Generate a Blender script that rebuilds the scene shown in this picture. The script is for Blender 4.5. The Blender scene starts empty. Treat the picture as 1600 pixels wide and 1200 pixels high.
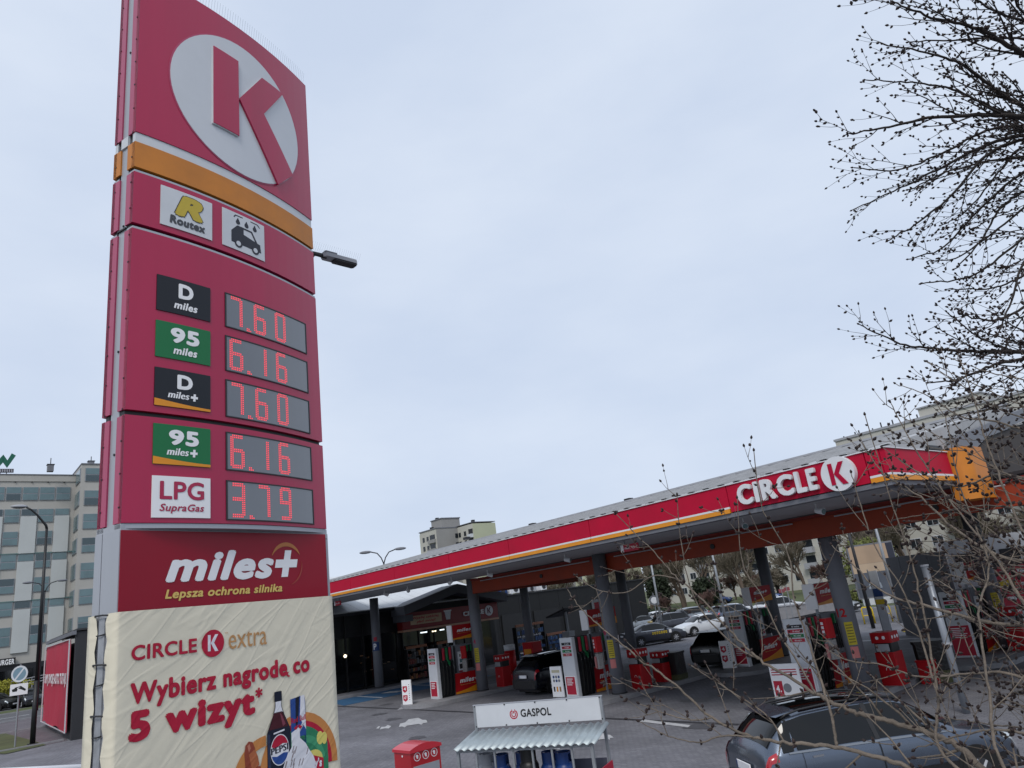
import bpy, math, random
from math import sin, cos, pi, radians as R
from mathutils import Vector as V, Matrix, noise as mn
random.seed(7)
S = bpy.context.scene
COL = S.collection
# ------------------------------------------------------------------ camera, world, sun, exposure
PITCH, ROLL, AZ, FPX, EYE = 0.2993, -0.1307, 0.8602, 1115.8, V((0, 0, 3.8))
_f = V((-sin(AZ)*cos(PITCH), cos(AZ)*cos(PITCH), sin(PITCH)))
_r0 = V((cos(AZ), sin(AZ), 0)); _u0 = _r0.cross(_f)
_r = _r0*cos(ROLL) + _u0*sin(ROLL); _u = _r.cross(_f)
cam = bpy.data.cameras.new('camera'); camo = bpy.data.objects.new('camera', cam); COL.objects.link(camo)
camo.matrix_world = Matrix(((_r.x, _u.x, -_f.x, 0), (_r.y, _u.y, -_f.y, 0), (_r.z, _u.z, -_f.z, EYE.z), (0, 0, 0, 1)))
cam.sensor_width = 36; cam.lens = 36*FPX/1600; cam.clip_start = 0.05; cam.clip_end = 3000
S.camera = camo
S.render.resolution_x, S.render.resolution_y = 1024, 768

def ray(x, y):
    return (_r*(x-800) - _u*(y-600) + _f*FPX)
def at(x, y, d):                       # point seen at photo pixel x,y at d metres
    return EYE + ray(x, y).normalized()*d
def onZ(x, y, z=0.0):
    v = ray(x, y); return EYE + v*((z-EYE.z)/v.z)

W = bpy.data.worlds.new('World'); S.world = W; W.use_nodes = True
nt = W.node_tree; N = nt.nodes; L = nt.links
for n in list(N): N.remove(n)
out = N.new('ShaderNodeOutputWorld'); bg = N.new('ShaderNodeBackground'); bg2 = N.new('ShaderNodeBackground')
sky = N.new('ShaderNodeTexSky'); sky.sky_type = 'NISHITA'; sky.sun_disc = False
sky.sun_elevation = R(48); sky.sun_rotation = R(140); sky.air_density = 1.0; sky.dust_density = 3.0
L.new(sky.outputs[0], bg.inputs[0]); bg.inputs[1].default_value = 0.06
tc = N.new('ShaderNodeTexCoord'); mp = N.new('ShaderNodeMapping'); mp.inputs['Scale'].default_value = (1, 1, 2.6)
nz = N.new('ShaderNodeTexNoise'); nz.inputs['Scale'].default_value = 2.2; nz.inputs['Detail'].default_value = 6; nz.inputs['Roughness'].default_value = .5
rp = N.new('ShaderNodeValToRGB')
rp.color_ramp.elements[0].position = .34; rp.color_ramp.elements[0].color = (.530, .610, .752, 1)
rp.color_ramp.elements[1].position = .66; rp.color_ramp.elements[1].color = (.625, .695, .812, 1)
L.new(tc.outputs['Generated'], mp.inputs[0]); L.new(mp.outputs[0], nz.inputs[0]); L.new(nz.outputs[0], rp.inputs[0])
L.new(rp.outputs[0], bg2.inputs[0]); bg2.inputs[1].default_value = 1.0
mx = N.new('ShaderNodeMixShader'); mx.inputs[0].default_value = 0.88
L.new(bg.outputs[0], mx.inputs[1]); L.new(bg2.outputs[0], mx.inputs[2]); L.new(mx.outputs[0], out.inputs[0])
sl = bpy.data.lights.new('sun', 'SUN'); sl.energy = 1.5; sl.angle = R(20); sl.color = (1, .96, .9)
so = bpy.data.objects.new('sun', sl); COL.objects.link(so)
so.rotation_euler = (R(42), 0, R(40))
vs = S.view_settings; vs.view_transform = 'Standard'; vs.look = 'None'; vs.exposure = 0.32; vs.gamma = 1; vs.use_curve_mapping = False

# ------------------------------------------------------------------ materials
def lin(h):
    h = h.lstrip('#'); o = []
    for i in (0, 2, 4):
        c = int(h[i:i+2], 16)/255; o.append(c/12.92 if c <= .04045 else ((c+.055)/1.055)**2.4)
    return tuple(o)+(1,)
_mats = {}
def mat(name, col, rough=.55, metal=0, var=0.0, vscale=2.0, bump=0, bscale=40, coat=0, spec=.5, emit=0, streak=False, gen=False):
    if name in _mats: return _mats[name]
    m = bpy.data.materials.new(name); m.use_nodes = True; t = m.node_tree; b = t.nodes['Principled BSDF']
    c = lin(col) if isinstance(col, str) else tuple(col)+(1,)
    b.inputs['Base Color'].default_value = c; b.inputs['Roughness'].default_value = rough
    b.inputs['Metallic'].default_value = metal; b.inputs['Specular IOR Level'].default_value = spec
    b.inputs['Coat Weight'].default_value = coat; b.inputs['Coat Roughness'].default_value = .08
    if emit: b.inputs['Emission Color'].default_value = c; b.inputs['Emission Strength'].default_value = emit
    if var or bump:
        g = t.nodes.new('ShaderNodeNewGeometry'); mpn = t.nodes.new('ShaderNodeMapping')
        mpn.inputs['Scale'].default_value = (1, 1, .12) if streak else (1, 1, 1)
        t.links.new(g.outputs['Position'], mpn.inputs[0])
    if var:
        n = t.nodes.new('ShaderNodeTexNoise'); n.inputs['Scale'].default_value = vscale; n.inputs['Detail'].default_value = 7; n.inputs['Roughness'].default_value = .62
        t.links.new(mpn.outputs[0], n.inputs[0])
        r = t.nodes.new('ShaderNodeMapRange'); r.inputs['From Min'].default_value = .3; r.inputs['From Max'].default_value = .7
        r.inputs['To Min'].default_value = 1-var; r.inputs['To Max'].default_value = 1+var
        t.links.new(n.outputs[0], r.inputs[0])
        x = t.nodes.new('ShaderNodeVectorMath'); x.operation = 'SCALE'; x.inputs[0].default_value = c[:3]
        t.links.new(r.outputs[0], x.inputs['Scale']); t.links.new(x.outputs[0], b.inputs['Base Color'])
        r2 = t.nodes.new('ShaderNodeMapRange'); r2.inputs['To Min'].default_value = max(0, rough-.1); r2.inputs['To Max'].default_value = min(1, rough+.12)
        t.links.new(n.outputs[0], r2.inputs[0]); t.links.new(r2.outputs[0], b.inputs['Roughness'])
    if bump:
        n = t.nodes.new('ShaderNodeTexNoise'); n.inputs['Scale'].default_value = bscale; n.inputs['Detail'].default_value = 4
        t.links.new(mpn.outputs[0], n.inputs[0]); bn = t.nodes.new('ShaderNodeBump'); bn.inputs['Strength'].default_value = bump; bn.inputs['Distance'].default_value = .02
        t.links.new(n.outputs[0], bn.inputs['Height']); t.links.new(bn.outputs[0], b.inputs['Normal'])
    _mats[name] = m; return m

def paving(name, c1, c2, mort, bw, bh, mixv=.35, rot=0, patch='#4b4b50'):
    m = bpy.data.materials.new(name); m.use_nodes = True; t = m.node_tree; b = t.nodes['Principled BSDF']
    g = t.nodes.new('ShaderNodeNewGeometry'); mpn = t.nodes.new('ShaderNodeMapping'); mpn.inputs['Rotation'].default_value = (0, 0, rot)
    t.links.new(g.outputs['Position'], mpn.inputs[0])
    br = t.nodes.new('ShaderNodeTexBrick'); br.inputs['Scale'].default_value = 1; br.inputs['Brick Width'].default_value = bw; br.inputs['Row Height'].default_value = bh
    br.inputs['Mortar Size'].default_value = .008; br.inputs['Color1'].default_value = lin(c1); br.inputs['Color2'].default_value = lin(c2); br.inputs['Mortar'].default_value = lin(mort)
    t.links.new(mpn.outputs[0], br.inputs[0])
    n = t.nodes.new('ShaderNodeTexNoise'); n.inputs['Scale'].default_value = .35; n.inputs['Detail'].default_value = 9; n.inputs['Roughness'].default_value = .65
    t.links.new(g.outputs['Position'], n.inputs[0])
    r = t.nodes.new('ShaderNodeMapRange'); r.inputs['From Min'].default_value = .3; r.inputs['From Max'].default_value = .7; r.inputs['To Min'].default_value = 1-mixv; r.inputs['To Max'].default_value = 1+mixv
    t.links.new(n.outputs[0], r.inputs[0])
    n2 = t.nodes.new('ShaderNodeTexNoise'); n2.inputs['Scale'].default_value = 18; n2.inputs['Detail'].default_value = 6
    t.links.new(g.outputs['Position'], n2.inputs[0])
    r2 = t.nodes.new('ShaderNodeMapRange'); r2.inputs['To Min'].default_value = .8; r2.inputs['To Max'].default_value = 1.2; t.links.new(n2.outputs[0], r2.inputs[0])
    mu = t.nodes.new('ShaderNodeMath'); mu.operation = 'MULTIPLY'; t.links.new(r.outputs[0], mu.inputs[0]); t.links.new(r2.outputs[0], mu.inputs[1])
    x = t.nodes.new('ShaderNodeVectorMath'); x.operation = 'SCALE'; t.links.new(br.outputs[0], x.inputs[0]); t.links.new(mu.outputs[0], x.inputs['Scale'])
    t.links.new(x.outputs[0], b.inputs['Base Color']); b.inputs['Roughness'].default_value = .85; b.inputs['Specular IOR Level'].default_value = .3
    bn = t.nodes.new('ShaderNodeBump'); bn.inputs['Strength'].default_value = .35; bn.inputs['Distance'].default_value = .01
    t.links.new(br.outputs['Fac'], bn.inputs['Height']); bn.invert = True; t.links.new(bn.outputs[0], b.inputs['Normal'])
    _mats[name] = m; return m

RED = mat('red_panel', '#a50340', .38, var=.08, vscale=1.6, coat=.4, spec=.4, streak=True)
RED2 = mat('red_fascia', '#b0022f', .6, var=.10, vscale=.9, spec=.25)
REDD = mat('red_gloss', '#a80c16', .5, var=.06, vscale=3, spec=.3)
REDP = mat('red_print', '#ab1030', .55)
REDK = mat('red_k', '#a80434', .6, spec=.2)
ORG = mat('orange_panel', '#bf7520', .5, var=.12)
ORGF = mat('orange_fascia', '#d88a14', .45, var=.08)
ORGP = mat('orange_print', '#d08a22', .5)
DORG = mat('orange_beam', '#8e300e', .6, var=.15, vscale=1.5)
WHT = mat('white_paint', '#d4d6da', .45, var=.04)
WHP = mat('white_print', '#e4e4e6', .5)
OFFW = mat('white_panel', '#c4c7cc', .4, var=.06, vscale=2, coat=.2)
SIL = mat('silver_panel', '#a4a7ae', .42, .25, var=.06, vscale=1.5, streak=True)
GAL = mat('galvanised_steel', '#8d9196', .5, .35, var=.14, vscale=7)
GRY = mat('grey_paint', '#6b6d74', .6, var=.08)
GRYL = mat('light_grey_paint', '#9a9ca2', .6, var=.06)
GRYD = mat('dark_grey_paint', '#28292d', .6, var=.1)
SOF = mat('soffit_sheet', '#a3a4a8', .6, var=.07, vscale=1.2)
BLK = mat('black_plastic', '#141416', .45, var=.2)
RUB = mat('black_rubber', '#0c0c0d', .8)
NAVY = mat('navy_sign', '#0f131c', .45, coat=.12, spec=.35)
GRN = mat('green_sign', '#0a6a3a', .45, coat=.12, spec=.35)
DGL = mat('dark_glass', '#0a0c0f', .06, spec=.8)
LGL = mat('blue_glass', '#5a7277', .12, spec=.7, var=.18, vscale=.5)
CGL = mat('car_glass', '#040505', .05, spec=.45)
CHR = mat('chrome', '#b9bcc0', .2, .9)
TRM = mat('satin_trim', '#7d8288', .3, .6)
TAIL = mat('taillight_red', '#a00c1c', .2, coat=.8)
HEAD = mat('headlight_lens', '#b8c0c4', .15, coat=.6)
YEL = mat('yellow_sticker', '#b9a61e', .5, var=.1, vscale=9)
YELB = mat('yellow_barrier', '#d2b422', .5)
BLUE = mat('blue_paint', '#16386c', .5, var=.15)
BLUB = mat('blue_bottle', '#0f3470', .4, var=.12, vscale=6)
CONC = mat('concrete', '#86868a', .85, var=.15, vscale=3, bump=.3)
CREAM = mat('banner_cream', '#d6cdb0', .6, var=.03)
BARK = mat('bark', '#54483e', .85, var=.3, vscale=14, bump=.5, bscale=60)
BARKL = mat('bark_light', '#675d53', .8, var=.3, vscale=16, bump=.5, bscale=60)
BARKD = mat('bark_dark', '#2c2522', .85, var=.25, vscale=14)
BUD = mat('bud', '#241512', .7, var=.3, vscale=40)
TWIG = mat('twig_tan', '#655d50', .9, var=.3, vscale=.3)
TWIGR = mat('twig_red', '#5a4540', .9, var=.3, vscale=.3)
GRASS = mat('grass_ground', '#4a5230', .95, var=.3, vscale=.5, bump=.6, bscale=30)
ASPH = mat('asphalt', '#57575b', .85, var=.2, vscale=.6, bump=.3, bscale=80)
MARK = mat('road_paint', '#b9babd', .7, var=.2, vscale=5)
BLUM = mat('blue_paint_marking', '#2f5b80', .7, var=.25, vscale=4)
CREW = mat('cream_facade', '#b2b0a8', .8, var=.06, vscale=.3)
GREEW = mat('green_facade', '#adb098', .8, var=.05, vscale=.3)
GREYW = mat('grey_facade', '#8c8b8a', .8, var=.08, vscale=.3)
STON = mat('stone_cladding', '#a8a6a1', .75, var=.06, vscale=.4)
WPAN = mat('pale_cladding', '#b4b8b8', .7, var=.05, vscale=.4)
LEDM = mat('red_led', (.75, .05, .07), .4, emit=.75)
LEDB = mat('display_glass', '#575b62', .06, spec=.9, coat=1, var=.03)  # grey base colour stands in for sky reflected in the glass

# ------------------------------------------------------------------ mesh helpers
class MB:
    def __init__(s): s.v = []; s.f = []
    def add(s, vs, fs):
        o = len(s.v); s.v += [tuple(p) for p in vs]; s.f += [tuple(i+o for i in f) for f in fs]; return s
    def box(s, x0, y0, z0, x1, y1, z1):
        return s.add([(x0,y0,z0),(x1,y0,z0),(x1,y1,z0),(x0,y1,z0),(x0,y0,z1),(x1,y0,z1),(x1,y1,z1),(x0,y1,z1)],
                     [(0,3,2,1),(4,5,6,7),(0,1,5,4),(1,2,6,5),(2,3,7,6),(3,0,4,7)])
    def rbox(s, x0, y0, z0, x1, y1, z1, r=.02):     # vertical edges chamfered
        pts = [(x0+r,y0),(x1-r,y0),(x1,y0+r),(x1,y1-r),(x1-r,y1),(x0+r,y1),(x0,y1-r),(x0,y0+r)]
        return s.prism(pts, z0, z1)
    def prism(s, pts, z0, z1):
        n = len(pts); return s.add([(p[0],p[1],z0) for p in pts]+[(p[0],p[1],z1) for p in pts],
            [tuple(range(n-1,-1,-1)), tuple(range(n,2*n))]+[(i,(i+1)%n,n+(i+1)%n,n+i) for i in range(n)])
    def plate(s, pts, fn, w0, w1):                  # polygon in (u,v), mapped by fn(u,v,w)
        n = len(pts); return s.add([fn(p[0],p[1],w0) for p in pts]+[fn(p[0],p[1],w1) for p in pts],
            [tuple(range(n-1,-1,-1)), tuple(range(n,2*n))]+[(i,(i+1)%n,n+(i+1)%n,n+i) for i in range(n)])
    def strip(s, u0, u1, v0, v1, fn, w0, w1, n=12):  # curved plate
        for i in range(n):
            a = u0+(u1-u0)*i/n; b = u0+(u1-u0)*(i+1)/n
            q = [fn(a,v0,w0),fn(b,v0,w0),fn(b,v1,w0),fn(a,v1,w0),fn(a,v0,w1),fn(b,v0,w1),fn(b,v1,w1),fn(a,v1,w1)]
            fs = [(0,3,2,1),(4,5,6,7),(0,1,5,4),(2,3,7,6)]
            if i == 0: fs.append((3,0,4,7))
            if i == n-1: fs.append((1,2,6,5))
            s.add(q, fs)
        return s
    def tube(s, pts, rad, n=8, cap=True):
        pts = [V(p) for p in pts]; m = len(pts)
        rr = rad if isinstance(rad, (list, tuple)) else [rad]*m
        base = len(s.v); up = None
        for i, p in enumerate(pts):
            d = (pts[min(i+1, m-1)]-pts[max(i-1, 0)]).normalized()
            if up is None:
                up = V((0, 0, 1)) if abs(d.z) < .9 else V((1, 0, 0))
            a = d.cross(up).normalized(); up = a.cross(d)
            b = up
            for k in range(n):
                t = 2*pi*k/n; q = p+(a*cos(t)+b*sin(t))*rr[i]; s.v.append(tuple(q))
        for i in range(m-1):
            for k in range(n):
                s.f.append((base+i*n+k, base+i*n+(k+1)%n, base+(i+1)*n+(k+1)%n, base+(i+1)*n+k))
        if cap:
            s.f.append(tuple(base+k for k in range(n-1, -1, -1))); s.f.append(tuple(base+(m-1)*n+k for k in range(n)))
        return s
    def cyl(s, x, y, z0, z1, r, n=20, r2=None):
        return s.tube([(x,y,z0),(x,y,z1)], [r, r2 if r2 is not None else r], n)
    def disc(s, c, nrm, r, h, n=20):
        c = V(c); d = V(nrm).normalized(); return s.tube([c, c+d*h], r, n)
    def ball(s, c, r, sx=1, sy=1, sz=1, n=6, m=4):
        vs = [(c[0],c[1],c[2]-r*sz)]
        for j in range(1, m):
            ph = -pi/2+pi*j/m
            for k in range(n):
                t = 2*pi*k/n; vs.append((c[0]+r*sx*cos(ph)*cos(t), c[1]+r*sy*cos(ph)*sin(t), c[2]+r*sz*sin(ph)))
        vs.append((c[0],c[1],c[2]+r*sz)); fs = [(0, 1+(k+1)%n, 1+k) for k in range(n)]
        for j in range(m-2):
            for k in range(n):
                a = 1+j*n+k; b = 1+j*n+(k+1)%n; fs.append((a, b, b+n, a+n))
        T = len(vs)-1; a0 = 1+(m-2)*n
        fs += [(a0+k, a0+(k+1)%n, T) for k in range(n)]
        return s.add(vs, fs)
    def xf(s, M): s.v = [tuple(M @ V(p)) for p in s.v]; return s
    def build(s, name, m, parent=None, smooth=False, label=None, kind=None):
        me = bpy.data.meshes.new(name); me.from_pydata(s.v, [], s.f); me.materials.append(m)
        if smooth: me.shade_smooth()
        me.update()
        o = bpy.data.objects.new(name, me); COL.objects.link(o)
        if parent: o.parent = parent
        if label: o['label'] = label
        if kind: o['kind'] = kind
        return o
def smooth_by_angle(o, a=35):
    me = o.data; me.shade_smooth()
    import bmesh
    b = bmesh.new(); b.from_mesh(me); bmesh.ops.recalc_face_normals(b, faces=b.faces)
    for e in b.edges:
        if len(e.link_faces) == 2 and e.calc_face_angle(0) > R(a): e.smooth = False
        if len(e.link_faces) < 2: e.smooth = False
    b.to_mesh(me); b.free()
def thing(name, label, cat, loc=(0,0,0), rot=0, group=None):
    o = bpy.data.objects.new(name, None); COL.objects.link(o); o.location = loc; o.rotation_euler = (0, 0, rot)
    o.empty_display_size = .2
    o['label'] = label; o['category'] = cat
    if group: o['group'] = group
    return o
def kids(o): return [c for c in list(bpy.data.objects) if c.parent == o]
_kids = {}
def tree_of(o):
    if not _kids.get('n') == len(bpy.data.objects):
        _kids.clear()
        for c in bpy.data.objects:
            if c.parent: _kids.setdefault(c.parent.name, []).append(c)
        _kids['n'] = len(bpy.data.objects)
    return [(c, tree_of(c)) for c in _kids.get(o.name, [])]
def dup(root, loc, rot=0, label=None, group=None, swap=None, scale=None):
    tr = tree_of(root)
    def cp(o, par, sub):
        c = o.copy(); COL.objects.link(c)
        if par: c.parent = par
        if swap and c.type == 'MESH' and o.data.materials and o.data.materials[0].name in swap:
            c.data = swapmesh(o.data, swap)
        for q, s2 in sub: cp(q, c, s2)
        return c
    r = cp(root, None, tr); r.location = loc; r.rotation_euler = (0, 0, rot)
    if scale: r.scale = (scale,)*3
    if label: r['label'] = label
    if group: r['group'] = group
    return r
_sw = {}
def swapmesh(me, swap):
    k = (me.name, swap[me.materials[0].name].name)
    if k not in _sw:
        m2 = me.copy(); m2.materials[0] = swap[me.materials[0].name]; _sw[k] = m2
    return _sw[k]
def ident(u, v, w): return (u, v, w)
def frame(o, ux, uy):                   # flat frame: origin o, right ux, up uy
    o = V(o); ux = V(ux).normalized(); uy = V(uy).normalized(); n = ux.cross(uy)
    return lambda u, v, w: o+ux*u+uy*v+n*w
_dg = None
def text(s, fn, u0, u1, v0, v1, w, m, parent, bold=.0, shear=0, depth=0, name='lettering', sub=False, slant=0, skew=0):
    cu = bpy.data.curves.new('t', 'FONT'); cu.body = s; cu.size = 1; cu.space_character = 1+max(0,bold)*2.0; cu.shear = shear
    cu.resolution_u = 4 if bold > .02 else 3; cu.extrude = .5 if depth else 0; cu.fill_mode = 'BOTH' if depth else 'FRONT'
    ob = bpy.data.objects.new('t', cu); COL.objects.link(ob)
    dg = bpy.context.evaluated_depsgraph_get()
    m0 = bpy.data.meshes.new_from_object(ob.evaluated_get(dg)); bpy.data.objects.remove(ob); bpy.data.curves.remove(cu)
    if not len(m0.vertices): return None
    q = bold*.95; h = q*.72
    offs = [(0,0)]
    if bold > .005:
        offs = [(-q,0),(0,0),(q,0)] if v1-v0 < .1 else [(0,0),(-q,0),(q,0),(0,-q),(0,q),(-h,-h),(h,h),(-h,h),(h,-h)]
    src = [(v.co.x, v.co.y, v.co.z) for v in m0.vertices]; fs = [tuple(p.vertices) for p in m0.polygons]; bpy.data.meshes.remove(m0)
    vs = []; ff = []
    for k, (ox, oy) in enumerate(offs):
        o_ = len(vs); vs += [(x+ox, y+oy, z, k) for x, y, z in src]; ff += [tuple(i+o_ for i in f) for f in fs]
    ax = min(v[0] for v in vs); bx = max(v[0] for v in vs); ay = min(v[1] for v in vs); by = max(v[1] for v in vs)
    co = []
    for x, y, z, k in vs:
        tu = (x-ax)/(bx-ax); tv = (y-ay)/(by-ay)
        co.append(tuple(V(fn(u0+(u1-u0)*tu, v0+(v1-v0)*tv+skew*tu, w+k*.00025+(depth*(z+.5) if depth else 0)))))
    me = bpy.data.meshes.new(name); me.from_pydata(co, [], ff)
    me.materials.clear(); me.materials.append(m); me.name = name
    o = bpy.data.objects.new(name, me); COL.objects.link(o); o.parent = parent
    return o
def circ(cu, cv, r, n=32, a0=0, a1=2*pi, rv=None):
    rv = rv or r; e = 0 if abs(a1-a0-2*pi) < 1e-6 else 1
    return [(cu+r*cos(a0+(a1-a0)*i/n), cv+rv*sin(a0+(a1-a0)*i/n)) for i in range(n+e)]
def arcband(mb, cu, cv, r0, r1, a0, a1, fn, w0, w1, n=20, rv=1):
    for i in range(n):
        a = a0+(a1-a0)*i/n; b = a0+(a1-a0)*(i+1)/n
        t0 = r0[i] if isinstance(r0, list) else r0; 
        q = [(cu+r0*cos(a), cv+r0*rv*sin(a)), (cu+r1*cos(a), cv+r1*rv*sin(a)), (cu+r1*cos(b), cv+r1*rv*sin(b)), (cu+r0*cos(b), cv+r0*rv*sin(b))]
        mb.plate(q, fn, w0, w1)
    return mb
def tag(o, label, cat, group=None):
    o['label'] = label; o['category'] = cat
    if group: o['group'] = group
    return o
def struct(o): o['kind'] = 'structure'; return o

# ------------------------------------------------------------------ ground
PAVE = paving('block_paving', '#77777c', '#6b6b71', '#5a5a60', .2, .1, .3)
PAVR = paving('red_paving', '#6b6468', '#5f5a60', '#4c4a4e', .2, .1, .2, .8)
def sheet(name, pts, z, m, kind='structure'):
    o = MB().add([(p[0], p[1], z) for p in pts], [tuple(range(len(pts)))]).build(name, m)
    if o.data.polygons[0].normal.z < 0:
        o.data.flip_normals()
    o['kind'] = kind; return o
sheet('ground', [(-900,-900),(900,-900),(900,900),(-900,900)], -.012, GRASS)
sheet('forecourt_paving', [(-60,-12),(30,-12),(30,62),(-48,62),(-48,8.2),(-60,8.2)], 0, PAVE)
sheet('road', [(-89,-60),(-75,-60),(-75,60),(-89,60)], .0, ASPH)
sheet('pavement', [(-75,-40),(-62,-40),(-62,30),(-75,30)], .004, PAVR)
sheet('office_car_park', [(-112,-60),(-97,-60),(-97,40),(-112,40)], .004, ASPH)
MB().box(-75.1,-60,0,-74.9,60,.12).build('kerb', CONC)['kind'] = 'structure'
MB().box(-89.3,-60,0,-89.1,60,.12).build('kerb', CONC)['kind'] = 'structure'
sheet('pavement', [(-62,-40),(-47.4,-40),(-47.4,7),(-62,8.4)], .006, PAVR)
sheet('grass_verge', [(-62,3.0),(-49.2,3.6),(-46.4,4.2),(-47.2,6.0),(-52,5.9),(-62,5.5)], .03, GRASS)
sheet('road', [(-70,46),(40,46),(40,56),(-70,63)], .008, ASPH)
sheet('car_park', [(-48,57),(-20,50),(-20,58),(-70,68),(-70,57)], .012, ASPH)
MB().box(-48.2,-20,0,-48.05,6.9,.09).build('kerb', CONC)['kind'] = 'structure'
MB().box(-61.8,2.8,0,-61.6,8.4,.1).build('kerb', CONC)['kind'] = 'structure'
sheet('grass_verge', [(-97,-60),(-89.3,-60),(-89.3,60),(-97,60)], .03, GRASS)
for i in range(7):
    sheet('lane_line', [(-82.2,-12+i*6),(-81.8,-12+i*6),(-81.8,-9+i*6),(-82.2,-9+i*6)], .012, MARK)
# blue parking bay by the shop, shop pavement with kerb
MB().box(-60, 18.2, 0, -40.9, 60, .14).build('shop_pavement', PAVE)['kind'] = 'structure'
MB().box(-40.9, 18.2, 0, -40.75, 34, .15).build('kerb', CONC)['kind'] = 'structure'
sheet('blue_parking_bay', [(-40.7,18.5),(-37.2,17.8),(-37.2,27.5),(-40.7,27.5)], .01, BLUM)
for y in (20.2, 24.0):
    sheet('bay_line', [(-40.6,y),(-37.3,y-.2),(-37.3,y-.05),(-40.6,y+.15)], .016, MARK)
arr = sheet('bay_symbol', [(-39.6,21.2),(-38.4,21.6),(-38.6,22.3),(-39.8,21.9)], .016, MARK)
sheet('drain_channel', [(-42,17.55),(-13,17.55),(-13,17.75),(-42,17.75)], .006, mat('drain_dark', '#333338', .7))
# painted car+nozzle signs on the paving
def floor_mark(cx, cy, a, polys, name='painted_sign', sx=1, sy=1):
    polys = [[(x*sx, y*sy) for x, y in p] for p in polys]; b = MB(); c, s = cos(a), sin(a)
    for p in polys:
        q = [(cx+x*c-y*s, cy+x*s+y*c, .012) for x, y in p]; b.add(q, [tuple(range(len(q)))])
    o = b.build(name, MARK); o['kind'] = 'structure'
    return o
carp = [[(-1.1,-.15),(-1.0,.25),(-.6,.3),(-.3,.65),(.5,.65),(.8,.3),(1.1,.2),(1.15,-.15),(.8,-.15),(.65,-.32),(.45,-.15),(-.45,-.15),(-.65,-.32),(-.85,-.15)],
        [(-2.6,-.1),(-2.5,.2),(-2.2,.15),(-2.0,.3),(-1.7,.1),(-1.9,-.15),(-2.2,-.05)], [(-2.9,.1),(-2.75,.35),(-2.6,.3),(-2.7,.05)]]
p_ = onZ(645,1131); floor_mark(p_.x, p_.y, R(60), carp, sx=.48, sy=2.2)
p_ = onZ(938,1154); floor_mark(p_.x, p_.y, R(54), carp[:1], sx=.3, sy=1.3); p_ = onZ(885,1167); floor_mark(p_.x+.4, p_.y+.5, R(54), carp[1:], sx=.45, sy=1.5)
p_ = onZ(1000,1128); q_ = onZ(1075,1137); sheet('painted_line', [(p_.x,p_.y),(q_.x,q_.y),(q_.x-.1,q_.y+.25),(p_.x-.1,p_.y+.3)], .012, MARK)
for q in ([(-19,36.5),(-16,36.5),(-16,36.8),(-19,36.8)],):
    sheet('lane_line', q, .014, MARK)
def arc_line(cx, cy, r, a0, a1, wd, m, n=24):
    for_pts = []; b = MB()
    for i in range(n):
        a = a0+(a1-a0)*i/n; c = a0+(a1-a0)*(i+1)/n
        b.add([(cx+r*cos(a),cy+r*sin(a),.014),(cx+(r+wd)*cos(a),cy+(r+wd)*sin(a),.014),(cx+(r+wd)*cos(c),cy+(r+wd)*sin(c),.014),(cx+r*cos(c),cy+r*sin(c),.014)], [(0,1,2,3)])
    o = b.build('yellow_line', m); o['kind'] = 'structure'
arc_line(-15.5, 42, 3.2, R(90), R(250), .16, YELB)
for x, y in ((-12.2, 33.5), (-13.4, 34.6)):
    floor_mark(x, y, -.2, [[(-1.3,-.12),(.3,-.12),(.3,-.4),(1.2,0),(.3,.4),(.3,.12),(-1.3,.12)]], 'direction_arrow')

# ------------------------------------------------------------------ canopy
CX0, CX1, CY0 = -48.0, -7.0, 16.55
can = thing('filling_station_canopy', 'long red, white and orange canopy over the fuel pumps with white raised lettering', 'canopy')
# fascia pieces with joints at measured places
joints = [-48, -42.6, -37.5, -33.2, -28.9, -24.5, -20.6, -16.4, -11.12, -7.35, -7.0]
for i in range(len(joints)-1):
    a, b = joints[i]+.012, joints[i+1]-.012
    plain = (i == 8)
    MB().box(a, CY0, 5.43 if plain else 5.575, b, CY0+.12, 6.13).build('fascia_panel', RED2, can)
    if not plain:
        MB().box(a, CY0-.012, 5.522, b, CY0+.12, 5.572).build('white_stripe', WHT, can)
        MB().box(a, CY0-.02, 5.41, b, CY0+.12, 5.518).build('orange_stripe', ORGF, can)
MB().box(CX1, CY0+.012, 5.575, CX1+.12, 20.1, 6.13).build('fascia_panel', RED2, can)
MB().box(CX1, CY0-.012, 5.522, CX1+.132, 20.1, 5.572).build('white_stripe', WHT, can)
MB().box(CX1, CY0-.02, 5.41, CX1+.14, 20.1, 5.518).build('orange_stripe', ORGF, can)
MB().box(CX0, CY0-.03, 6.134, CX1+.15, CY0+.16, 6.155).build('fascia_cap', WHT, can)
MB().box(CX1-.04, CY0+.165, 6.134, CX1+.15, 20.1, 6.155).build('fascia_cap', WHT, can)
MB().box(CX0, CY0+.02, 5.30, CX1+.08, CY0+.4, 5.405).build('lower_trim', GRY, can)
MB().box(CX1-.3, CY0+.405, 5.30, CX1+.08, 20.1, 5.405).build('lower_trim', GRY, can)
# soffit as sheets with joints
for i in range(28):
    x0 = CX0+i*(CX1-CX0-.35)/28; x1 = CX0+(i+1)*(CX1-CX0-.35)/28
    MB().box(x0+.006, CY0+.42, 5.36, x1-.006, 21.4, 5.40).build('soffit_sheet', SOF, can)
MB().prism([(-29.8,21.95),(4,21.95),(4,34),(-38,34),(-38,29.5),(-29.8,23.4)], 5.42, 5.5).build('ceiling', GRYD, can)
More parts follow.
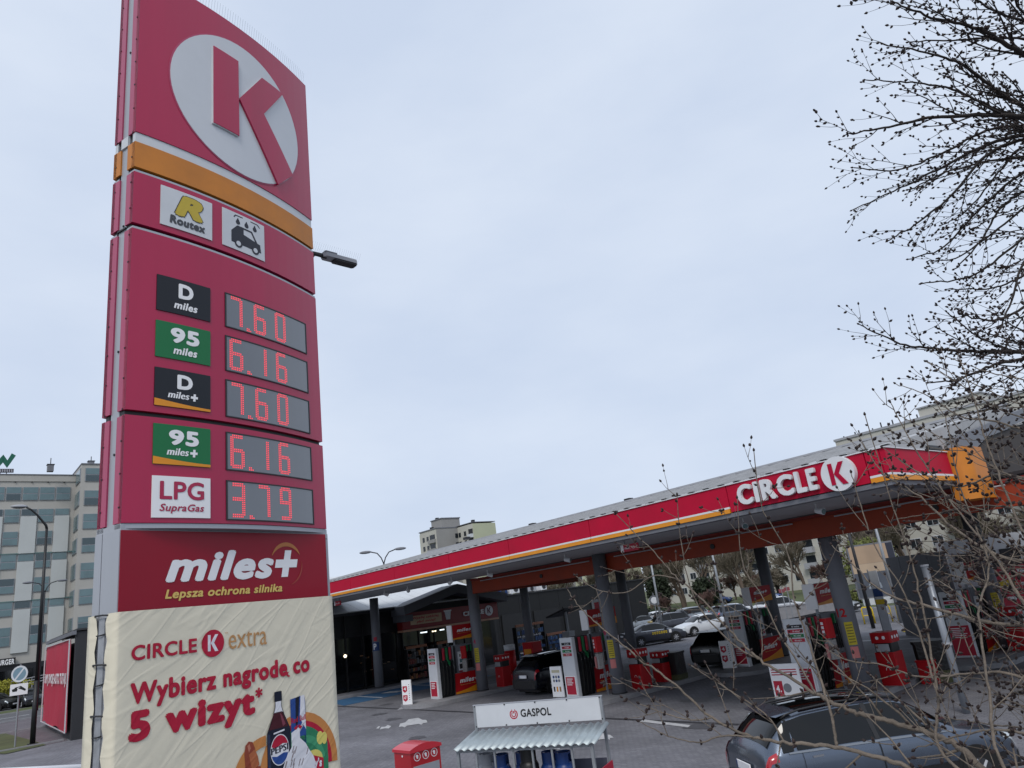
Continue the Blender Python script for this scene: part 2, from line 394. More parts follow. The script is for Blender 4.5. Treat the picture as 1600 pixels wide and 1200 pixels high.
# orange beam and strip
MB().box(-29.9, 21.42, 4.62, 4.0, 21.75, 5.22).build('cross_beam', DORG, can)
MB().rbox(-30.1, 21.76, 4.62, -29.5, 24.5, 5.24, .12).build('beam_end_box', ORG, can)
MB().box(-29.5,21.76,4.62,-29.2,28.0,5.2).build('cross_beam', DORG, can)
MB().box(-29.9, 21.36, 5.226, 4.0, 21.8, 5.32).build('beam_flange', mat('beam_red', '#7a1d14', .6, var=.1), can)
for a, b in ((-29,-21.4), (-20,-12.2), (-10.8,-6.2)):
    MB().tube([(a,21.30,5.16),(b,21.30,5.16)], .025, 6).build('conduit', GRYL, can)
for x in (-24.6, -15.4, -8.0):
    MB().disc((x,21.40,4.9), (0,-1,0), .09, .03, 12).build('beam_hole', BLK, can)
# rounded orange corner box
ob = MB(); prof = [(-7.0,20.12),(-6.85,20.12)]+[(-6.85+.38*sin(t), 20.12+.38-.38*cos(t)) for t in [R(a) for a in range(10,91,10)]]+[(-6.47,21.34),(-7.0,21.34)]
ob.prism(prof, 4.9, 6.22); o = ob.build('corner_box', ORG, can); smooth_by_angle(o, 30)
# roof: corrugated rising to the ridge
RY0, RZ0, RY1, RZ1 = 16.8, 6.2, 26.8, 7.93
rm = mat('roof_sheet', '#a0a1a3', .6, .0, var=.12, vscale=1.5)
nst = 44
for i in range(nst):
    x0 = -42+i*(35.0/nst); x1 = x0+35.0/nst
    b = MB(); b.add([(x0+.02,RY0,RZ0),(x1-.02,RY0,RZ0),(x1-.02,RY1,RZ1),(x0+.02,RY1,RZ1),(x0+.02,RY0,RZ0-.05),(x1-.02,RY0,RZ0-.05),(x1-.02,RY1,RZ1-.05),(x0+.02,RY1,RZ1-.05)],
        [(0,1,2,3),(7,6,5,4),(0,4,5,1),(1,5,6,2),(2,6,7,3),(3,7,4,0)])
    b.add([(x0-.03,RY0,RZ0+.005),(x0+.03,RY0,RZ0+.005),(x0+.03,RY1,RZ1+.005),(x0-.03,RY1,RZ1+.005),(x0-.03,RY0,RZ0+.05),(x0+.03,RY0,RZ0+.05),(x0+.03,RY1,RZ1+.05),(x0-.03,RY1,RZ1+.05)],
        [(7,6,5,4),(4,5,1,0),(5,6,2,1),(6,7,3,2),(7,4,0,3)])
    b.build('roof_panel', rm, can)
MB().add([(-42,RY1,RZ1-.06),(-7,RY1,RZ1-.06),(-7,37,6.2),(-42,37,6.2),(-42,RY1,RZ1-.12),(-7,RY1,RZ1-.12),(-7,37,6.14),(-42,37,6.14)], [(0,1,2,3),(7,6,5,4),(0,4,5,1),(2,6,7,3),(1,5,6,2),(3,7,4,0)]).build('rear_roof', rm, can)
MB().box(-42, RY1-.15, RZ1+.02, -7, RY1+.15, RZ1+.09).build('ridge_cap', GRYL, can)
MB().add([(-42,RY0,6.1),(-42,RY1,RZ1-.1),(-42,37,6.1)], [(0,1,2)]).build('gable_infill', GRYL, can)
MB().box(-48, 16.9, 6.13, -42, 22, 6.2).build('flat_roof', rm, can)
for i in range(70):
    x = -41.5+i*.5
    MB().box(x, RY0-.06, 6.2, x+.16, RY0+.05, 6.222).build('gutter_bracket', BLK, can)
for x, y in ((-31.2,26.7),(-23.8,26.7),(-36,25.5)):
    MB().box(x,y,RZ1+.03,x+.35,y+.3,RZ1+.18).build('roof_vent', GRYD, can)
# gable end of the main roof, right side: ribbed white end wall, grey raking beam, brown recess
GB = mat('bargeboard_grey', '#6f727a', .55, var=.05)
def onX(px, py, X):
    v = ray(px, py); q = EYE+v*(X/v.x); return (q.y, q.z)
for i in range(22):
    y0 = 16.85+i*.45; y1 = y0+.44; f = lambda y: RZ0-.03+(y-RY0)*(RZ1-RZ0)/(RY1-RY0)
    MB().add([(-7.0,y0,5.5),(-7.0,y1,5.5),(-7.0,y1,f(y1)),(-7.0,y0,f(y0)),(-7.04,y0,5.5),(-7.04,y1,5.5),(-7.04,y1,f(y1)),(-7.04,y0,f(y0))],[(0,1,2,3),(7,6,5,4),(0,4,5,1),(1,5,6,2),(2,6,7,3),(3,7,4,0)]).build('gable_panel', rm, can)
GX = frame((0,0,0),(0,1,0),(0,0,1))
def gpoly(pp, X, th, m, nm):
    q = [onX(x, y, X) for x, y in pp]
    ar = sum(q[i][0]*q[(i+1)%len(q)][1]-q[(i+1)%len(q)][0]*q[i][1] for i in range(len(q)))
    if ar < 0: q = q[::-1]
    F_ = frame((X,0,0),(0,1,0),(0,0,1)); return MB().plate(q, F_, -th, 0).build(nm, m, can)
gpoly([(1486,684),(1508,677),(1640,620),(1640,645),(1542,683),(1523,703),(1487,706)], -6.86, .1, GB, 'raking_beam')
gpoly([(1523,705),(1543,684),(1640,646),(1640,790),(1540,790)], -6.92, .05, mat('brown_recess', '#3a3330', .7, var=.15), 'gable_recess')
gpoly([(1575,668),(1640,640),(1640,646),(1600,662)], -6.84, .03, rm, 'white_flashing')
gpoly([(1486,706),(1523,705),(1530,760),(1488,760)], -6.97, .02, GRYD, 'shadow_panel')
MB().box(-6.98,19.2,6.2,-6.9,20.0,6.3).build('dark_vent', BLK, can)

# CIRCLE K raised letters and disc
XL0, XL1, KCX = -10.75, -8.54, (-7.98, 5.775)
FF = frame((0,CY0,0), (1,0,0), (0,0,1))      # normal = -y
_x0, _w = XL0, XL1-XL0
for ch, a, b in (('C',0,.195),('I',.228,.285),('R',.32,.495),('C',.525,.725),('L',.755,.875),('E',.90,1.0)):
    rr_ = text(ch, FF, _x0+_w*a, _x0+_w*b, 5.53, 6.05, .03, WHT, can, bold=.04, depth=.10, name='raised_letter')
KC = KCX
MB().plate(circ(KC[0],KC[1],.40,44), FF, .01, .16).build('logo_disc', WHT, can)
def kshape(cu, cv, h, mirror=1):
    # K mark: stem, arm and leg
    s = h/2
    stem = [(cu-.55*s,cv-s),(cu-.15*s,cv-s),(cu-.15*s,cv+s),(cu-.55*s,cv+s)]
    arm = [(cu-.11*s,cv-.02*s),(cu+.52*s,cv+s),(cu+.95*s,cv+.62*s) if False else (cu+1.0*s,cv+s),(cu+.36*s,cv-.02*s)]
    leg = [(cu-.11*s,cv-.02*s),(cu+.36*s,cv-.02*s),(cu+1.02*s,cv-1.08*s),(cu+.55*s,cv-1.2*s) if False else (cu+.52*s,cv-1.08*s)]
    return [stem, arm, leg]
for i, p in enumerate(kshape(KC[0]-.05, KC[1]+.01, .50)):
    MB().plate(p, FF, .162, .175+i*.001).build('letter_k', REDK, can)
# height limit signs, spotlights, cctv on the soffit
def hang_sign(x, y):
    t = thing('height_limit_sign', 'small red and white height limit board hanging under the canopy edge', 'sign', (x,y,0), 0)
    MB().box(-.36,-.02,4.98,.36,.02,5.2).build('board', REDP, t)
    MB().box(-.37,-.025,4.98,-.25,.025,5.2).build('end_plate', WHP, t)
    F = frame((0,-.024,0),(1,0,0),(0,0,1)); text('max. 4,5 t', F, -.2, .32, 5.04, 5.14, .002, WHP, t, bold=.02)
    for sx in (-.2,.2): MB().box(sx-.01,-.01,5.2,sx+.01,.01,5.36).build('hanger', GRY, t)
    return t
h1 = hang_sign(-15.6, 17.4); h1['label'] = 'red max 4,5 t height board under the canopy, left of the white lettering'
h2 = hang_sign(-36.5, 17.4); h2['label'] = 'red height board at the far left end of the canopy beside the tall price sign'
def spot(x, y, a, lab):
    t = thing('spotlight', lab, 'spotlight', (x,y,5.36), a, 'spotlights under the canopy')
    MB().cyl(0,0,-.16,0,.02,8).build('stem', WHT, t)
    b = MB().tube([(-.02,0,-.18),(.2,-.03,-.24)], [.07,.09], 12); b.build('lamp_head', WHT, t)
    MB().disc((.2,-.03,-.24),(1,-.15,-.3),.075,.012,12).build('lens', LGL, t)
sp = [(-11.9,18.2,'white spotlight under the canopy below the letter C'),(-9.6,18.1,'white spotlight under the canopy below the letters L and E'),(-19.6,18.3,'spotlight under the canopy between the two middle columns'),(-24.5,18.4,'spotlight under the canopy right above the second pump row'),(-32.9,18.2,'left one of the pair of spotlights near the far column'),(-31.0,18.4,'right one of the pair of spotlights near the far column'),(-27.2,18.4,'spotlight under the canopy just left of the second column')]
for i, (x,y,l) in enumerate(sp): spot(x, y, R(-40+i*37), l)

# columns
def column(x, y, zt, lab, num=None):
    t = thing('canopy_column', lab, 'column', (x,y,0), 0, 'round canopy columns')
    MB().cyl(0,0,.0,zt,.27,28).build('shaft', GRY, t, True)
    MB().cyl(0,0,.15,.2,.30,28).build('base_collar', GRYD, t, True)
    return t
cols = [(-41.9,22.4,5.36,'farthest left grey column, carrying the blue P sign by the shop'),
 (-30.15,21.6,5.36,'grey column between the left pump and the red bin'),
 (-20.75,21.2,5.36,'grey column right of the middle pump with yellow sticker'),
 (-11.6,22.05,5.36,'nearest thick grey column numbered 12 beside the right pump'),
 (-36.6,30.2,5.42,'rear grey column in front of the dark car wash wall, left one'),
 (-28.4,30.5,5.42,'dark rear column just right of the middle front column'),
 (-19.6,30.8,5.42,'dark rear column seen between the bare bush and the pumps'),
 (-10.4,30.6,5.42,'rear grey column at the right edge beside the small red topper')]
CT = [column(*c) for c in cols]
def stick(col, x0, x1, z0, z1, m, a=-50, name='sticker', r=.273):
    b = MB(); 
    fn = lambda u, v, w: ((r+w)*cos(u), (r+w)*sin(u), v)
    b.strip(R(a)+x0/r, R(a)+x1/r, z0, z1, fn, 0, .004, 6); return b.build(name, m, col)
def coltext(col, s, x0, x1, z0, z1, m, a=-50, bold=.03):
    r = .277
    text(s, lambda u, v, w: ((r+w)*cos(R(a)+u/r), (r+w)*sin(R(a)+u/r), v), x0, x1, z0, z1, .003, m, col, bold)
for c in (CT[1], CT[2], CT[3], CT[7]):
    a = -62
    stick(c, -.12, .12, 1.45, 2.1, YEL, a); stick(c, -.11, .11, 1.08, 1.4, mat('pink_sticker', '#c2706c', .5), a)
    for k in range(7): stick(c, -.09, .09, 1.52+k*.08, 1.545+k*.08, mat('sticker_text', '#5a5218', .6), a, 'text_line', .279)
coltext(CT[1], '4', -.12, .02, 2.3, 2.5, RED, -62); coltext(CT[2], '8', -.16, .0, 2.3, 2.52, RED, -80); coltext(CT[3], '12', -.2, .1, 2.25, 2.5, REDD, -80)
stick(CT[2], -.11,-.02, 2.15,2.25, NAVY, -62); stick(CT[2], .02,.1, 2.15,2.25, NAVY, -62)
stick(CT[0], -.2, .22, 2.25, 2.75, BLUE, -42, 'parking_sign', .285)
text('P', lambda u, v, w: ((.292+w)*cos(R(-42)+u/.292), (.292+w)*sin(R(-42)+u/.292), v), -.14, .06, 2.32, 2.68, .002, WHP, CT[0], .04)
stick(CT[0], -.1, .1, 2.82, 3.05, REDP, -42, 'sticker', .285)
# islands
def island(x0, x1, y0, y1, i=0):
    pts = []
    r = (x1-x0)/2; cx = (x0+x1)/2
    for k in range(13):
        a = pi+pi*k/12; pts.append((cx+r*cos(a), y0+r+r*sin(a)))
    pts += [(x1,y1),(x0,y1)]
    o = MB().prism(pts, 0, .15).build('pump_island', CONC); o['kind'] = 'structure'
    return o
island(-32.0,-29.4,17.6,27); island(-23.2,-20.1,18.4,27.2); island(-13.9,-11.0,19.9,27.6); island(-20.3,-18.0,25.8,33); island(-12.0,-9.4,26.6,35)
island(-43.2,-40.9,21,23) if False else None

# ------------------------------------------------------------------ fuel pumps
TXTW = mat('white_lettering', '#e6e6e8', .5)
TXTG = mat('gold_lettering', '#d6b866', .5)
def miles_board(parent, fn, u0, u1, v0, v1, sub=True):
    MB().strip(u0, u1, v0, v1, fn, -.03, 0, 1).build('miles_board', REDD, parent)
    w = u1-u0; h = v1-v0
    pts = [(u0,v0+.002)]+[(u0+w*k/10, v0+h*(.10+.32*(k/10)**1.6)) for k in range(0,11)][::1]+[(u1,v0+.002)]
    MB().plate(pts[::-1], fn, .001, .005).build('orange_wave', ORGF, parent)
    text('miles+', fn, u0+w*.16, u0+w*.82, v0+h*.50, v0+h*.74, .008, TXTW, parent, bold=.05, shear=.25)
    text('lepsza ochrona silnika', fn, u0+w*.18, u0+w*.72, v0+h*.38, v0+h*.43, .008, TXTG, parent, bold=.02)
def pump(loc, lab, mirror=False, topper=True):
    t = thing('fuel_pump', lab, 'fuel pump', (loc[0],loc[1],.15), 0, 'fuel pumps on the islands')
    # end panel faces -y
    MB().rbox(-.72,0,0,0,.2,2.2,.025).build('end_panel', OFFW, t)
    F = frame((-.72,-.001,0),(1,0,0),(0,0,1))
    for k, (m, s) in enumerate(((NAVY,'D miles'),(REDP,'D miles+'),(GRN,'95 miles'),(REDP,'98 miles+'))):
        z = 2.02-k*.135
        MB().strip(.12,.64,z-.1,z,F,0,.006,1).build('price_tag', m, t)
        MB().plate(circ(.18,z-.05,.03,10),F,.006,.009).build('tag_dot', NAVY if k<2 else mat('light_green','#3c8f5c',.5), t)
        text(s, F, .3, .55, z-.072, z-.03, .009, TXTW, t, .03, name='tag_text')
    MB().strip(.06,.66,.08,.78,F,0,.006,1).build('notice_frame', WHP, t)
    MB().strip(.10,.62,.11,.75,F,.006,.01,1).build('notice', REDP, t)
    for k in range(4): MB().strip(.16,.5-.06*(k%2),.66-k*.07,.69-k*.07,F,.01,.012,1).build('notice_line', WHP, t)
    # hose bay on the +x side
    MB().box(-.6,.2,0,-.12,1.2,2.2).build('cabinet', GRYD, t)
    MB().box(-.1,.98,0,-.02,1.02,2.2).build('trim_post', GAL, t)
    cc = [BLK, REDP, GRN, REDP]
    for k in range(4):
        y = .3+k*.19
        MB().rbox(-.12,y-.06,1.62,-.04,y+.06,2.16,.02).build('nozzle_boot', cc[k], t)
        nz_ = MB().tube([(-.04,y,1.62),(.04,y+.02,1.5),(.07,y+.04,1.36)], [.035,.05,.03], 7); nz_.box(.0,y-.03,1.42,.09,y+.06,1.56)
        n_ = nz_.build('nozzle', cc[k] if k==2 else BLK, t)
        MB().tube([(.06,y+.04,1.36),(.03,y+.05,1.2)], .012, 5).build('spout', CHR, n_)
        hp = [(.05,y+.03,1.32),(.07,y+.05,1.1),(.06,y+.03,.5),(.03,y,.12),(-.06,y-.02,.05)]
        MB().tube(hp, .024, 7).build('hose', RUB, t, True)
        hp = [(-.06,y+.07,1.6),(-.02,y+.09,1.1),(-.04,y+.08,.4),(-.08,y+.06,.06)]
        MB().tube(hp, .024, 7).build('hose', RUB, t, True)
    # payment/display cabinet
    MB().box(-.62,1.2,0,-.06,2.15,2.2).build('display_cabinet', GRY, t)
    G = frame((-.058,1.2,0),(0,1,0),(0,0,1))
    MB().strip(.08,.5,1.05,1.9,G,0,.012,1).build('payment_panel', OFFW, t)
    for (a,b,c,d,m) in ((.14,.44,1.62,1.82,WHP),(.17,.38,1.4,1.56,LGL),(.14,.3,1.12,1.34,BLK),(.34,.44,1.15,1.32,REDP),(.16,.24,1.66,1.78,BLK)):
        MB().strip(a,b,c,d,G,.012,.018,1).build('keypad' if m is BLK else 'screen', m, t)
    for (a,b,c,d,m) in ((.1,.34,.98,1.03,REDP),(.36,.52,.72+.3,1.3,mat('orange_poster','#b4683c',.5)),(.56,.9,1.1,1.45,BLK),(.58,.9,1.5,2.1,NAVY)):
        MB().strip(a,b,c,d,G,.004,.01,1).build('poster', m, t)
    for k in range(3):
        MB().tube([(0,1.82+k*.11,2.1),(.03,1.82+k*.11,1.7),(.03,1.83+k*.11,1.1)], .022, 6).build('hose', RUB, t)
        MB().rbox(-.05,1.79+k*.11,1.85,.04,1.86+k*.11,2.15,.01).build('nozzle_boot', GRN if k!=1 else BLK, t)
    B = frame((.03,.95,0),(0,1,0),(0,0,1))
    miles_board(t, B, 0, 1.62, .04, .95)
    MB().box(-.06,.95,0,-.002,2.57,.97).build('board_box', GRY, t)
    if topper:
        T = frame((.02,.95,0),(0,1,0),(0,0,1)); miles_board(t, T, .1, 1.75, 2.46, 3.12)
        MB().box(-.35,1.05,2.46,-.015,2.7,3.12).build('topper_box', GRY, t)
        MB().box(-.36,.99,2.36,.03,1.045,3.14).build('topper_end', WHP, t)
        for y in (1.2,2.5): MB().box(-.2,y,2.2,-.12,y+.06,2.46).build('topper_post', GAL, t)
    return t
PT = [pump((-30.45,19.3), 'left fuel pump by the shop entrance, four hoses, red notice at its foot'),
      pump((-21.95,20.2), 'middle fuel pump partly behind the white gas cage sign'),
      pump((-12.55,21.2), 'nearest fuel pump under the white round K logo, behind the dark estate car'),
      pump((-19.2,27.6), 'rear fuel pump in shade behind the bare twigs, its front covered by a price board'),
      pump((-10.75,28.6), 'fuel pump at the right edge with a large red notice on its end panel')]
G5 = frame((-.72,-.001,0),(1,0,0),(0,0,1))
MB().strip(.03,.7,.06,1.05,G5,.012,.018,1).build('large_notice', REDP, PT[4])
for k in range(6): MB().strip(.1,.6-.05*(k%3),.95-k*.06,.975-k*.06,G5,.018,.02,1).build('notice_line', WHP, PT[4])

# extinguisher boxes, red service cabinets, bins
def ext(x, y, lab):
    t = thing('extinguisher_box', lab, 'fire extinguisher', (x,y,.15), R(-25), 'extinguishers on the columns')
    MB().rbox(-.16,-.14,1.55,.16,.14,2.12,.04).build('box', REDD, t)
    F = frame((-.1,-.142,0),(1,0,0),(0,0,1)); 
    for k in range(3): MB().strip(.02,.14,1.7+k*.12,1.78+k*.12,F,0,.004,1).build('label', WHP, t)
    MB().rbox(-.14,-.13,.95,.14,.13,1.5,.04).build('glove_dispenser', mat('clear_plastic','#8d8a88',.3,var=.3,vscale=20), t)
    MB().cyl(0,-.16,.98,1.4,.05,10).build('paper_roll', mat('pinkish','#a86a68',.6), t)
    MB().box(-.03,.1,.0,.03,.16,1.6).build('post', GRY, t)
ext(-30.55,20.95,'red box with paper towel dispenser on the left pump island'); ext(-21.2,20.85,'red box and towel dispenser by the middle pump'); ext(-12.05,21.6,'red box and clear dispenser beside the nearest column')
def redbox(x, y, lab, h=1.45, rot=0):
    t = thing('service_cabinet', lab, 'cabinet', (x,y,.15), rot, 'red windscreen wash cabinets')
    MB().rbox(-.3,-.28,0,.3,.28,h*.62,.03).build('cabinet_body', REDD, t)
    MB().rbox(-.31,-.29,h*.8,.31,.29,h,.03).build('cabinet_top', REDD, t)
    MB().rbox(-.26,-.24,h*.62,.26,.24,h*.8,.02).build('opening', BLK, t)
    MB().box(-.2,-.3,h*.64,.2,-.28,h*.78).build('bucket_front', GRYL, t)
    F = frame((-.3,-.291,0),(1,0,0),(0,0,1))
    for u in (.16,.36): MB().plate(circ(u+.04,h*.9,.05,12),F,0,.004).build('pictogram', WHP, t)
    F2 = frame((-.3,-.281,0),(1,0,0),(0,0,1)); b = MB(); arcband(b,.3,.45,.05,.065,R(-20),R(200),F2,0,.004,10); b.build('pictogram', WHP, t)
    H = frame((.311,-.29,0),(0,1,0),(0,0,1))
    for u in (.12,.3,.46): MB().plate(circ(u,h*.9,.05,12),H,0,.004).build('pictogram', WHP, t)
    return t
redbox(-30.1,22.9,'red cabinet right of the second column, in front of the blue crates')
redbox(-20.6,22.35,'red cabinet right of the middle column'); redbox(-20.9,24.0,'lower red cabinet farther back behind the middle column',1.15)
redbox(-11.15,23.15,'tall red cabinet right of the nearest column',1.5); redbox(-9.9,30.2,'red cabinet at the right edge of the frame')
for x, y, l in ((-29.2,24.6,'small red bucket box on the left island'),(-10.6,24.3,'small red bin right of the tall red cabinet')):
    t = thing('red_bin', l, 'bin', (x,y,0)); MB().rbox(-.25,-.25,0,.25,.25,.62,.04).build('bin_body', REDD, t); MB().rbox(-.27,-.27,.62,.27,.27,.68,.04).build('bin_lid', REDD, t)
def blackbin(x, y, lab, rot):
    t = thing('litter_bin', lab, 'litter bin', (x,y,0), rot, 'black litter bins wrapped in sacks')
    b = MB().rbox(-.42,-.36,.1,.42,.36,1.12,.1); b.build('bin_body', mat('bin_liner','#0b0b0d',.35,bump=.9,bscale=14), t)
    MB().rbox(-.45,-.39,1.12,.45,.39,1.2,.1).build('rim', BLK, t); MB().rbox(-.44,-.38,0,.44,.38,.35,.1).build('liner_skirt', mat('olive_sheet','#3d4021',.6,bump=.5,bscale=12), t)
    return t
blackbin(-20.7,24.5,'black bin with bin bag between the middle pump and the black car',R(10)); blackbin(-10.55,24.6,'black bin with bag right of the nearest column',R(15))

# A-frame boards
def aframe(x, y, rot, lab, kind, base=True, h=1.15, w=.62, z0=0):
    t = thing('pavement_board', lab, 'sign board', (x,y,z0), rot)
    MB().rbox(-w/2,-.03,.16 if base else .02,w/2,.03,h,.01).build('board', WHP, t)
    if base:
        MB().add([(-.42,-.28,0),(.42,-.28,0),(.42,.28,0),(-.42,.28,0),(-.2,-.12,.12),(.2,-.12,.12),(.2,.12,.12),(-.2,.12,.12)],[(0,1,5,4),(1,2,6,5),(2,3,7,6),(3,0,4,7),(4,5,6,7),(3,2,1,0)]).build('water_base', CONC, t)
    F = frame((-w/2,-.031,0),(1,0,0),(0,0,1))
    if kind == 'shields':
        for zc in (.8,.42):
            MB().plate([(.06,zc+.14),(.06,zc-.06),(.18,zc-.14),(.32,zc-.06),(.32,zc+.14)][::-1],F,0,.004).build('red_shield', REDP, t)
            text('4' if zc > .6 else '47', F, .12, .26, zc-.04, zc+.09, .005, TXTW, t, .03)
        for k in range(8): MB().strip(.42,.46,.35+k*.09,.38+k*.09,F,0,.004,1).build('text_line', NAVY, t)
    elif kind == 'menu':
        for i in range(3):
            for j in range(2): MB().plate(circ(.17+i*.14,.62+j*.14,.055,10),F,0,.004).build('picture', BLUE if (i+j)%2 else GRY, t)
        MB().strip(.1,w-.1,.92,1.02,F,0,.004,1).build('headline', mat('beige_print','#b9b298',.5), t)
        for i in range(3): MB().strip(.1+i*.16,.18+i*.16,.22,.4,F,0,.004,1).build('picture', (NAVY, ORGP, mat('brown_print','#8a6a3a',.5))[i], t)
    elif kind == 'price':
        MB().strip(.06,.34,.2,.62,F,0,.004,1).build('price_block', REDP, t)
        text('4.', F, .11, .28, .3, .5, .005, TXTW, t, .04)
        for k in range(3): MB().strip(.06,w-.08,.92-k*.07,.95-k*.07,F,0,.004,1).build('text_line', REDP, t)
        MB().plate(circ(.48,.42,.13,14),F,0,.004).build('picture', mat('grey_print','#777a80',.5), t)
    return t
aframe(-30.9,17.9,R(18),'white A board with two red shields on a grey base, in front of the left pump','shields',w=.56,h=1.2)
aframe(-23.1,20.2,R(5),'white menu board leaning beside the dark blue car and middle pump','menu',False,1.15,.62,.15)
aframe(-13.25,20.7,R(5),'white and red price board at the foot of the nearest pump','price',False,1.1,.95,.02)
aframe(-20.0,27.3,R(5),'white board with red shields in front of the rear pump','shields',False,1.15,.66,.1)

# ------------------------------------------------------------------ shop
DWALL = mat('black_cladding', '#0e0f12', .5, var=.1, vscale=2)
shop = thing('shop_building', 'black shop with white sloping roof, grey gable and red sign band', 'shop', (0,0,0))
MB().box(-60,19.4,.14,-42.7,32.2,4.6).build('wall', DWALL, shop)
for i in range(4):
    y = 19.5+i*1.18
    MB().box(-42.69,y+.04,.3,-42.6,y+1.14,3.2).build('window', DGL, shop)
    MB().box(-42.69,y+1.145,.14,-42.5,y+1.21,4.5).build('window_post', BLK, shop)
wr = mat('white_roof_sheet', '#c6c9cc', .5, var=.05)
nb = 16
for i in range(nb):
    y0 = 19.2+i*(13.2/nb); y1 = y0+13.2/nb-.02
    MB().add([(-42.3,y0,4.72),(-42.3,y1,4.72),(-52,y1,7.6),(-52,y0,7.6),(-42.3,y0,4.64),(-42.3,y1,4.64),(-52,y1,7.5),(-52,y0,7.5)],[(0,1,2,3),(7,6,5,4),(0,4,5,1),(1,5,6,2),(3,7,4,0)]).build('roof_panel', wr, shop)
MB().box(-42.45,19.1,4.5,-42.2,24.4,4.66).build('gutter', GRYD, shop)
MB().add([(-42.2,19.16,4.6),(-52,19.16,7.5),(-52,19.16,7.72),(-42.2,19.16,4.82)],[(0,1,2,3)]).build('verge_board', GRYD, shop)
# gable frame
gf = mat('gable_grey', '#56585f', .6, var=.05)
def bar(x0,x1,y0,z0,y1,z1,h):
    return MB().add([(x0,y0,z0),(x0,y1,z1),(x0,y1,z1-h),(x0,y0,z0-h),(x1,y0,z0),(x1,y1,z1),(x1,y1,z1-h),(x1,y0,z0-h)],[(3,2,1,0),(4,5,6,7),(0,1,5,4),(2,3,7,6),(1,2,6,5),(3,0,4,7)])
bar(-43,-41,24.0,4.66,28.2,5.68,.55).build('gable_board', gf, shop)
bar(-43,-41,28.2,5.68,32.3,4.72,.55).build('gable_board', gf, shop)
MB().box(-43,24.1,3.7,-41.2,24.7,4.1).build('gable_foot', gf, shop)
MB().add([(-42.6,24.2,4.0),(-42.6,32.2,4.0),(-42.6,32.2,4.4),(-42.6,28.2,5.2),(-42.6,24.2,4.3)],[(0,1,2,3,4)]).build('gable_recess', mat('gable_dark','#08090b',.6), shop)
MB().box(-42.6,24.3,3.22,-41.9,32.0,4.22).build('sign_band', mat('sign_red_dark','#7d1216',.45), shop)
MB().box(-42.6,24.3,3.08,-41.85,32.0,3.2).build('sign_band_edge', mat('beige_edge','#b98f78',.5), shop)
SF = frame((-41.9,0,0),(0,1,0),(0,0,1))
MB().strip(24.9,27.3,3.45,4.0,SF,0,.02,1).build('slogan_board', mat('cream_print','#b59c7d',.5), shop)
text('Wpadaj częściej,', SF, 25.1, 27.1, 3.74, 3.95, .022, REDP, shop, .03, .2); text('płać mniej!', SF, 25.35, 26.8, 3.5, 3.7, .022, REDP, shop, .03, .2)
MB().plate([(27.55,4.02),(27.65,3.5),(27.95,3.5),(28.05,4.02)][::-1], SF, 0, .02).build('cup_picture', OFFW, shop)
MB().plate([(27.5,4.02),(28.1,4.02),(28.1,4.1),(27.5,4.1)], SF, 0, .025).build('cup_lid', WHP, shop)
text('CIRCLE', SF, 29.0, 30.75, 3.56, 3.86, .03, TXTW, shop, .05, depth=.05)
MB().plate(circ(31.2,3.72,.34,28), SF, 0, .06).build('logo_disc', WHT, shop)
for p in kshape(31.15, 3.73, .38): MB().plate(p, SF, .062, .07).build('letter_k', mat('k_purple','#5c1230',.5), shop)
# glazed front: door bays with shelves and lit lamps
for i in range(6):
    y = 24.6+i*1.2
    MB().box(-42.69,y+.05,.3,-42.6,y+1.15,3.05).build('window', DGL, shop)
    MB().box(-42.69,y-.0,.14,-42.52,y+.045,3.1).build('window_post', BLK, shop)
LAMP = mat('lit_lamp', (1.0,.86,.6), .5, emit=2.2); LAMP2 = mat('lit_tube', (.85,.95,1.0), .5, emit=1.3)
for (y,z,w) in ((26.0,2.86,.5),(26.9,2.84,.3),(27.5,2.86,.35),(28.2,2.84,.55),(29.0,2.86,.3)):
    MB().box(-42.59,y,z,-42.56,y+w,z+.07).build('lit_tube', LAMP2 if w!=.3 else LAMP, shop)
MB().ball((-42.55,20.6,2.2),.1).build('lit_lamp', LAMP, shop)
for k in range(16):
    y = 21.5+random.random()*2.2; z = .9+random.random()*1.7
    MB().box(-42.59,y,z,-42.57,y+.1+random.random()*.14,z+.03+random.random()*.06).build('interior_object', mat('dim_print%d'%(k%3),('#6d5a46','#5a5d62','#74553a')[k%3],.6), shop)
def rack(x, y, lab, w, cols_, h=1.9):
    t = thing('shop_rack', lab, 'display rack', (x,y,.14), pi/2)
    for u in (0,w): MB().box(u-.03,-.02,0,u+.03,.4,h).build('upright', BLK, t)
    ns = 4
    for s in range(ns):
        z = .12+s*(h-.15)/ns
        MB().box(0,0,z-.03,w,.4,z).build('shelf', GRYD, t)
        n = int(w/.17)
        for k in range(n):
            hh = .16+random.random()*.16
            MB().box(k*.17+.02,.03,z,k*.17+.15,.2,z+hh).build('goods', cols_[random.randrange(len(cols_))], t)
    MB().box(0,0,h,w,.1,h+.16).build('header', mat('header_brown','#8d5a40',.6), t)
G1 = [mat('goods_amber','#8a5a30',.5), mat('goods_grey','#5a5c60',.5), mat('goods_red','#6d2a28',.5), mat('goods_brown','#5c3b28',.5), mat('goods_dark','#1c1c20',.5)]
rack(-41.9,24.5,'rack of firewood and boxes left of the shop door',1.5,G1); rack(-41.9,26.8,'rack of bottles in front of the shop window',1.3,G1)
G2 = [BLUE, mat('goods_blue','#1f4878',.4), mat('goods_lblue','#3d6390',.4), GRYD]
rack(-41.6,33.2,'shelves of blue water packs and crates right of the shop',2.6,G2,2.2)
rack(-41.6,36.0,'second stack of blue packs beside the car wash wall',1.8,G2,1.3)
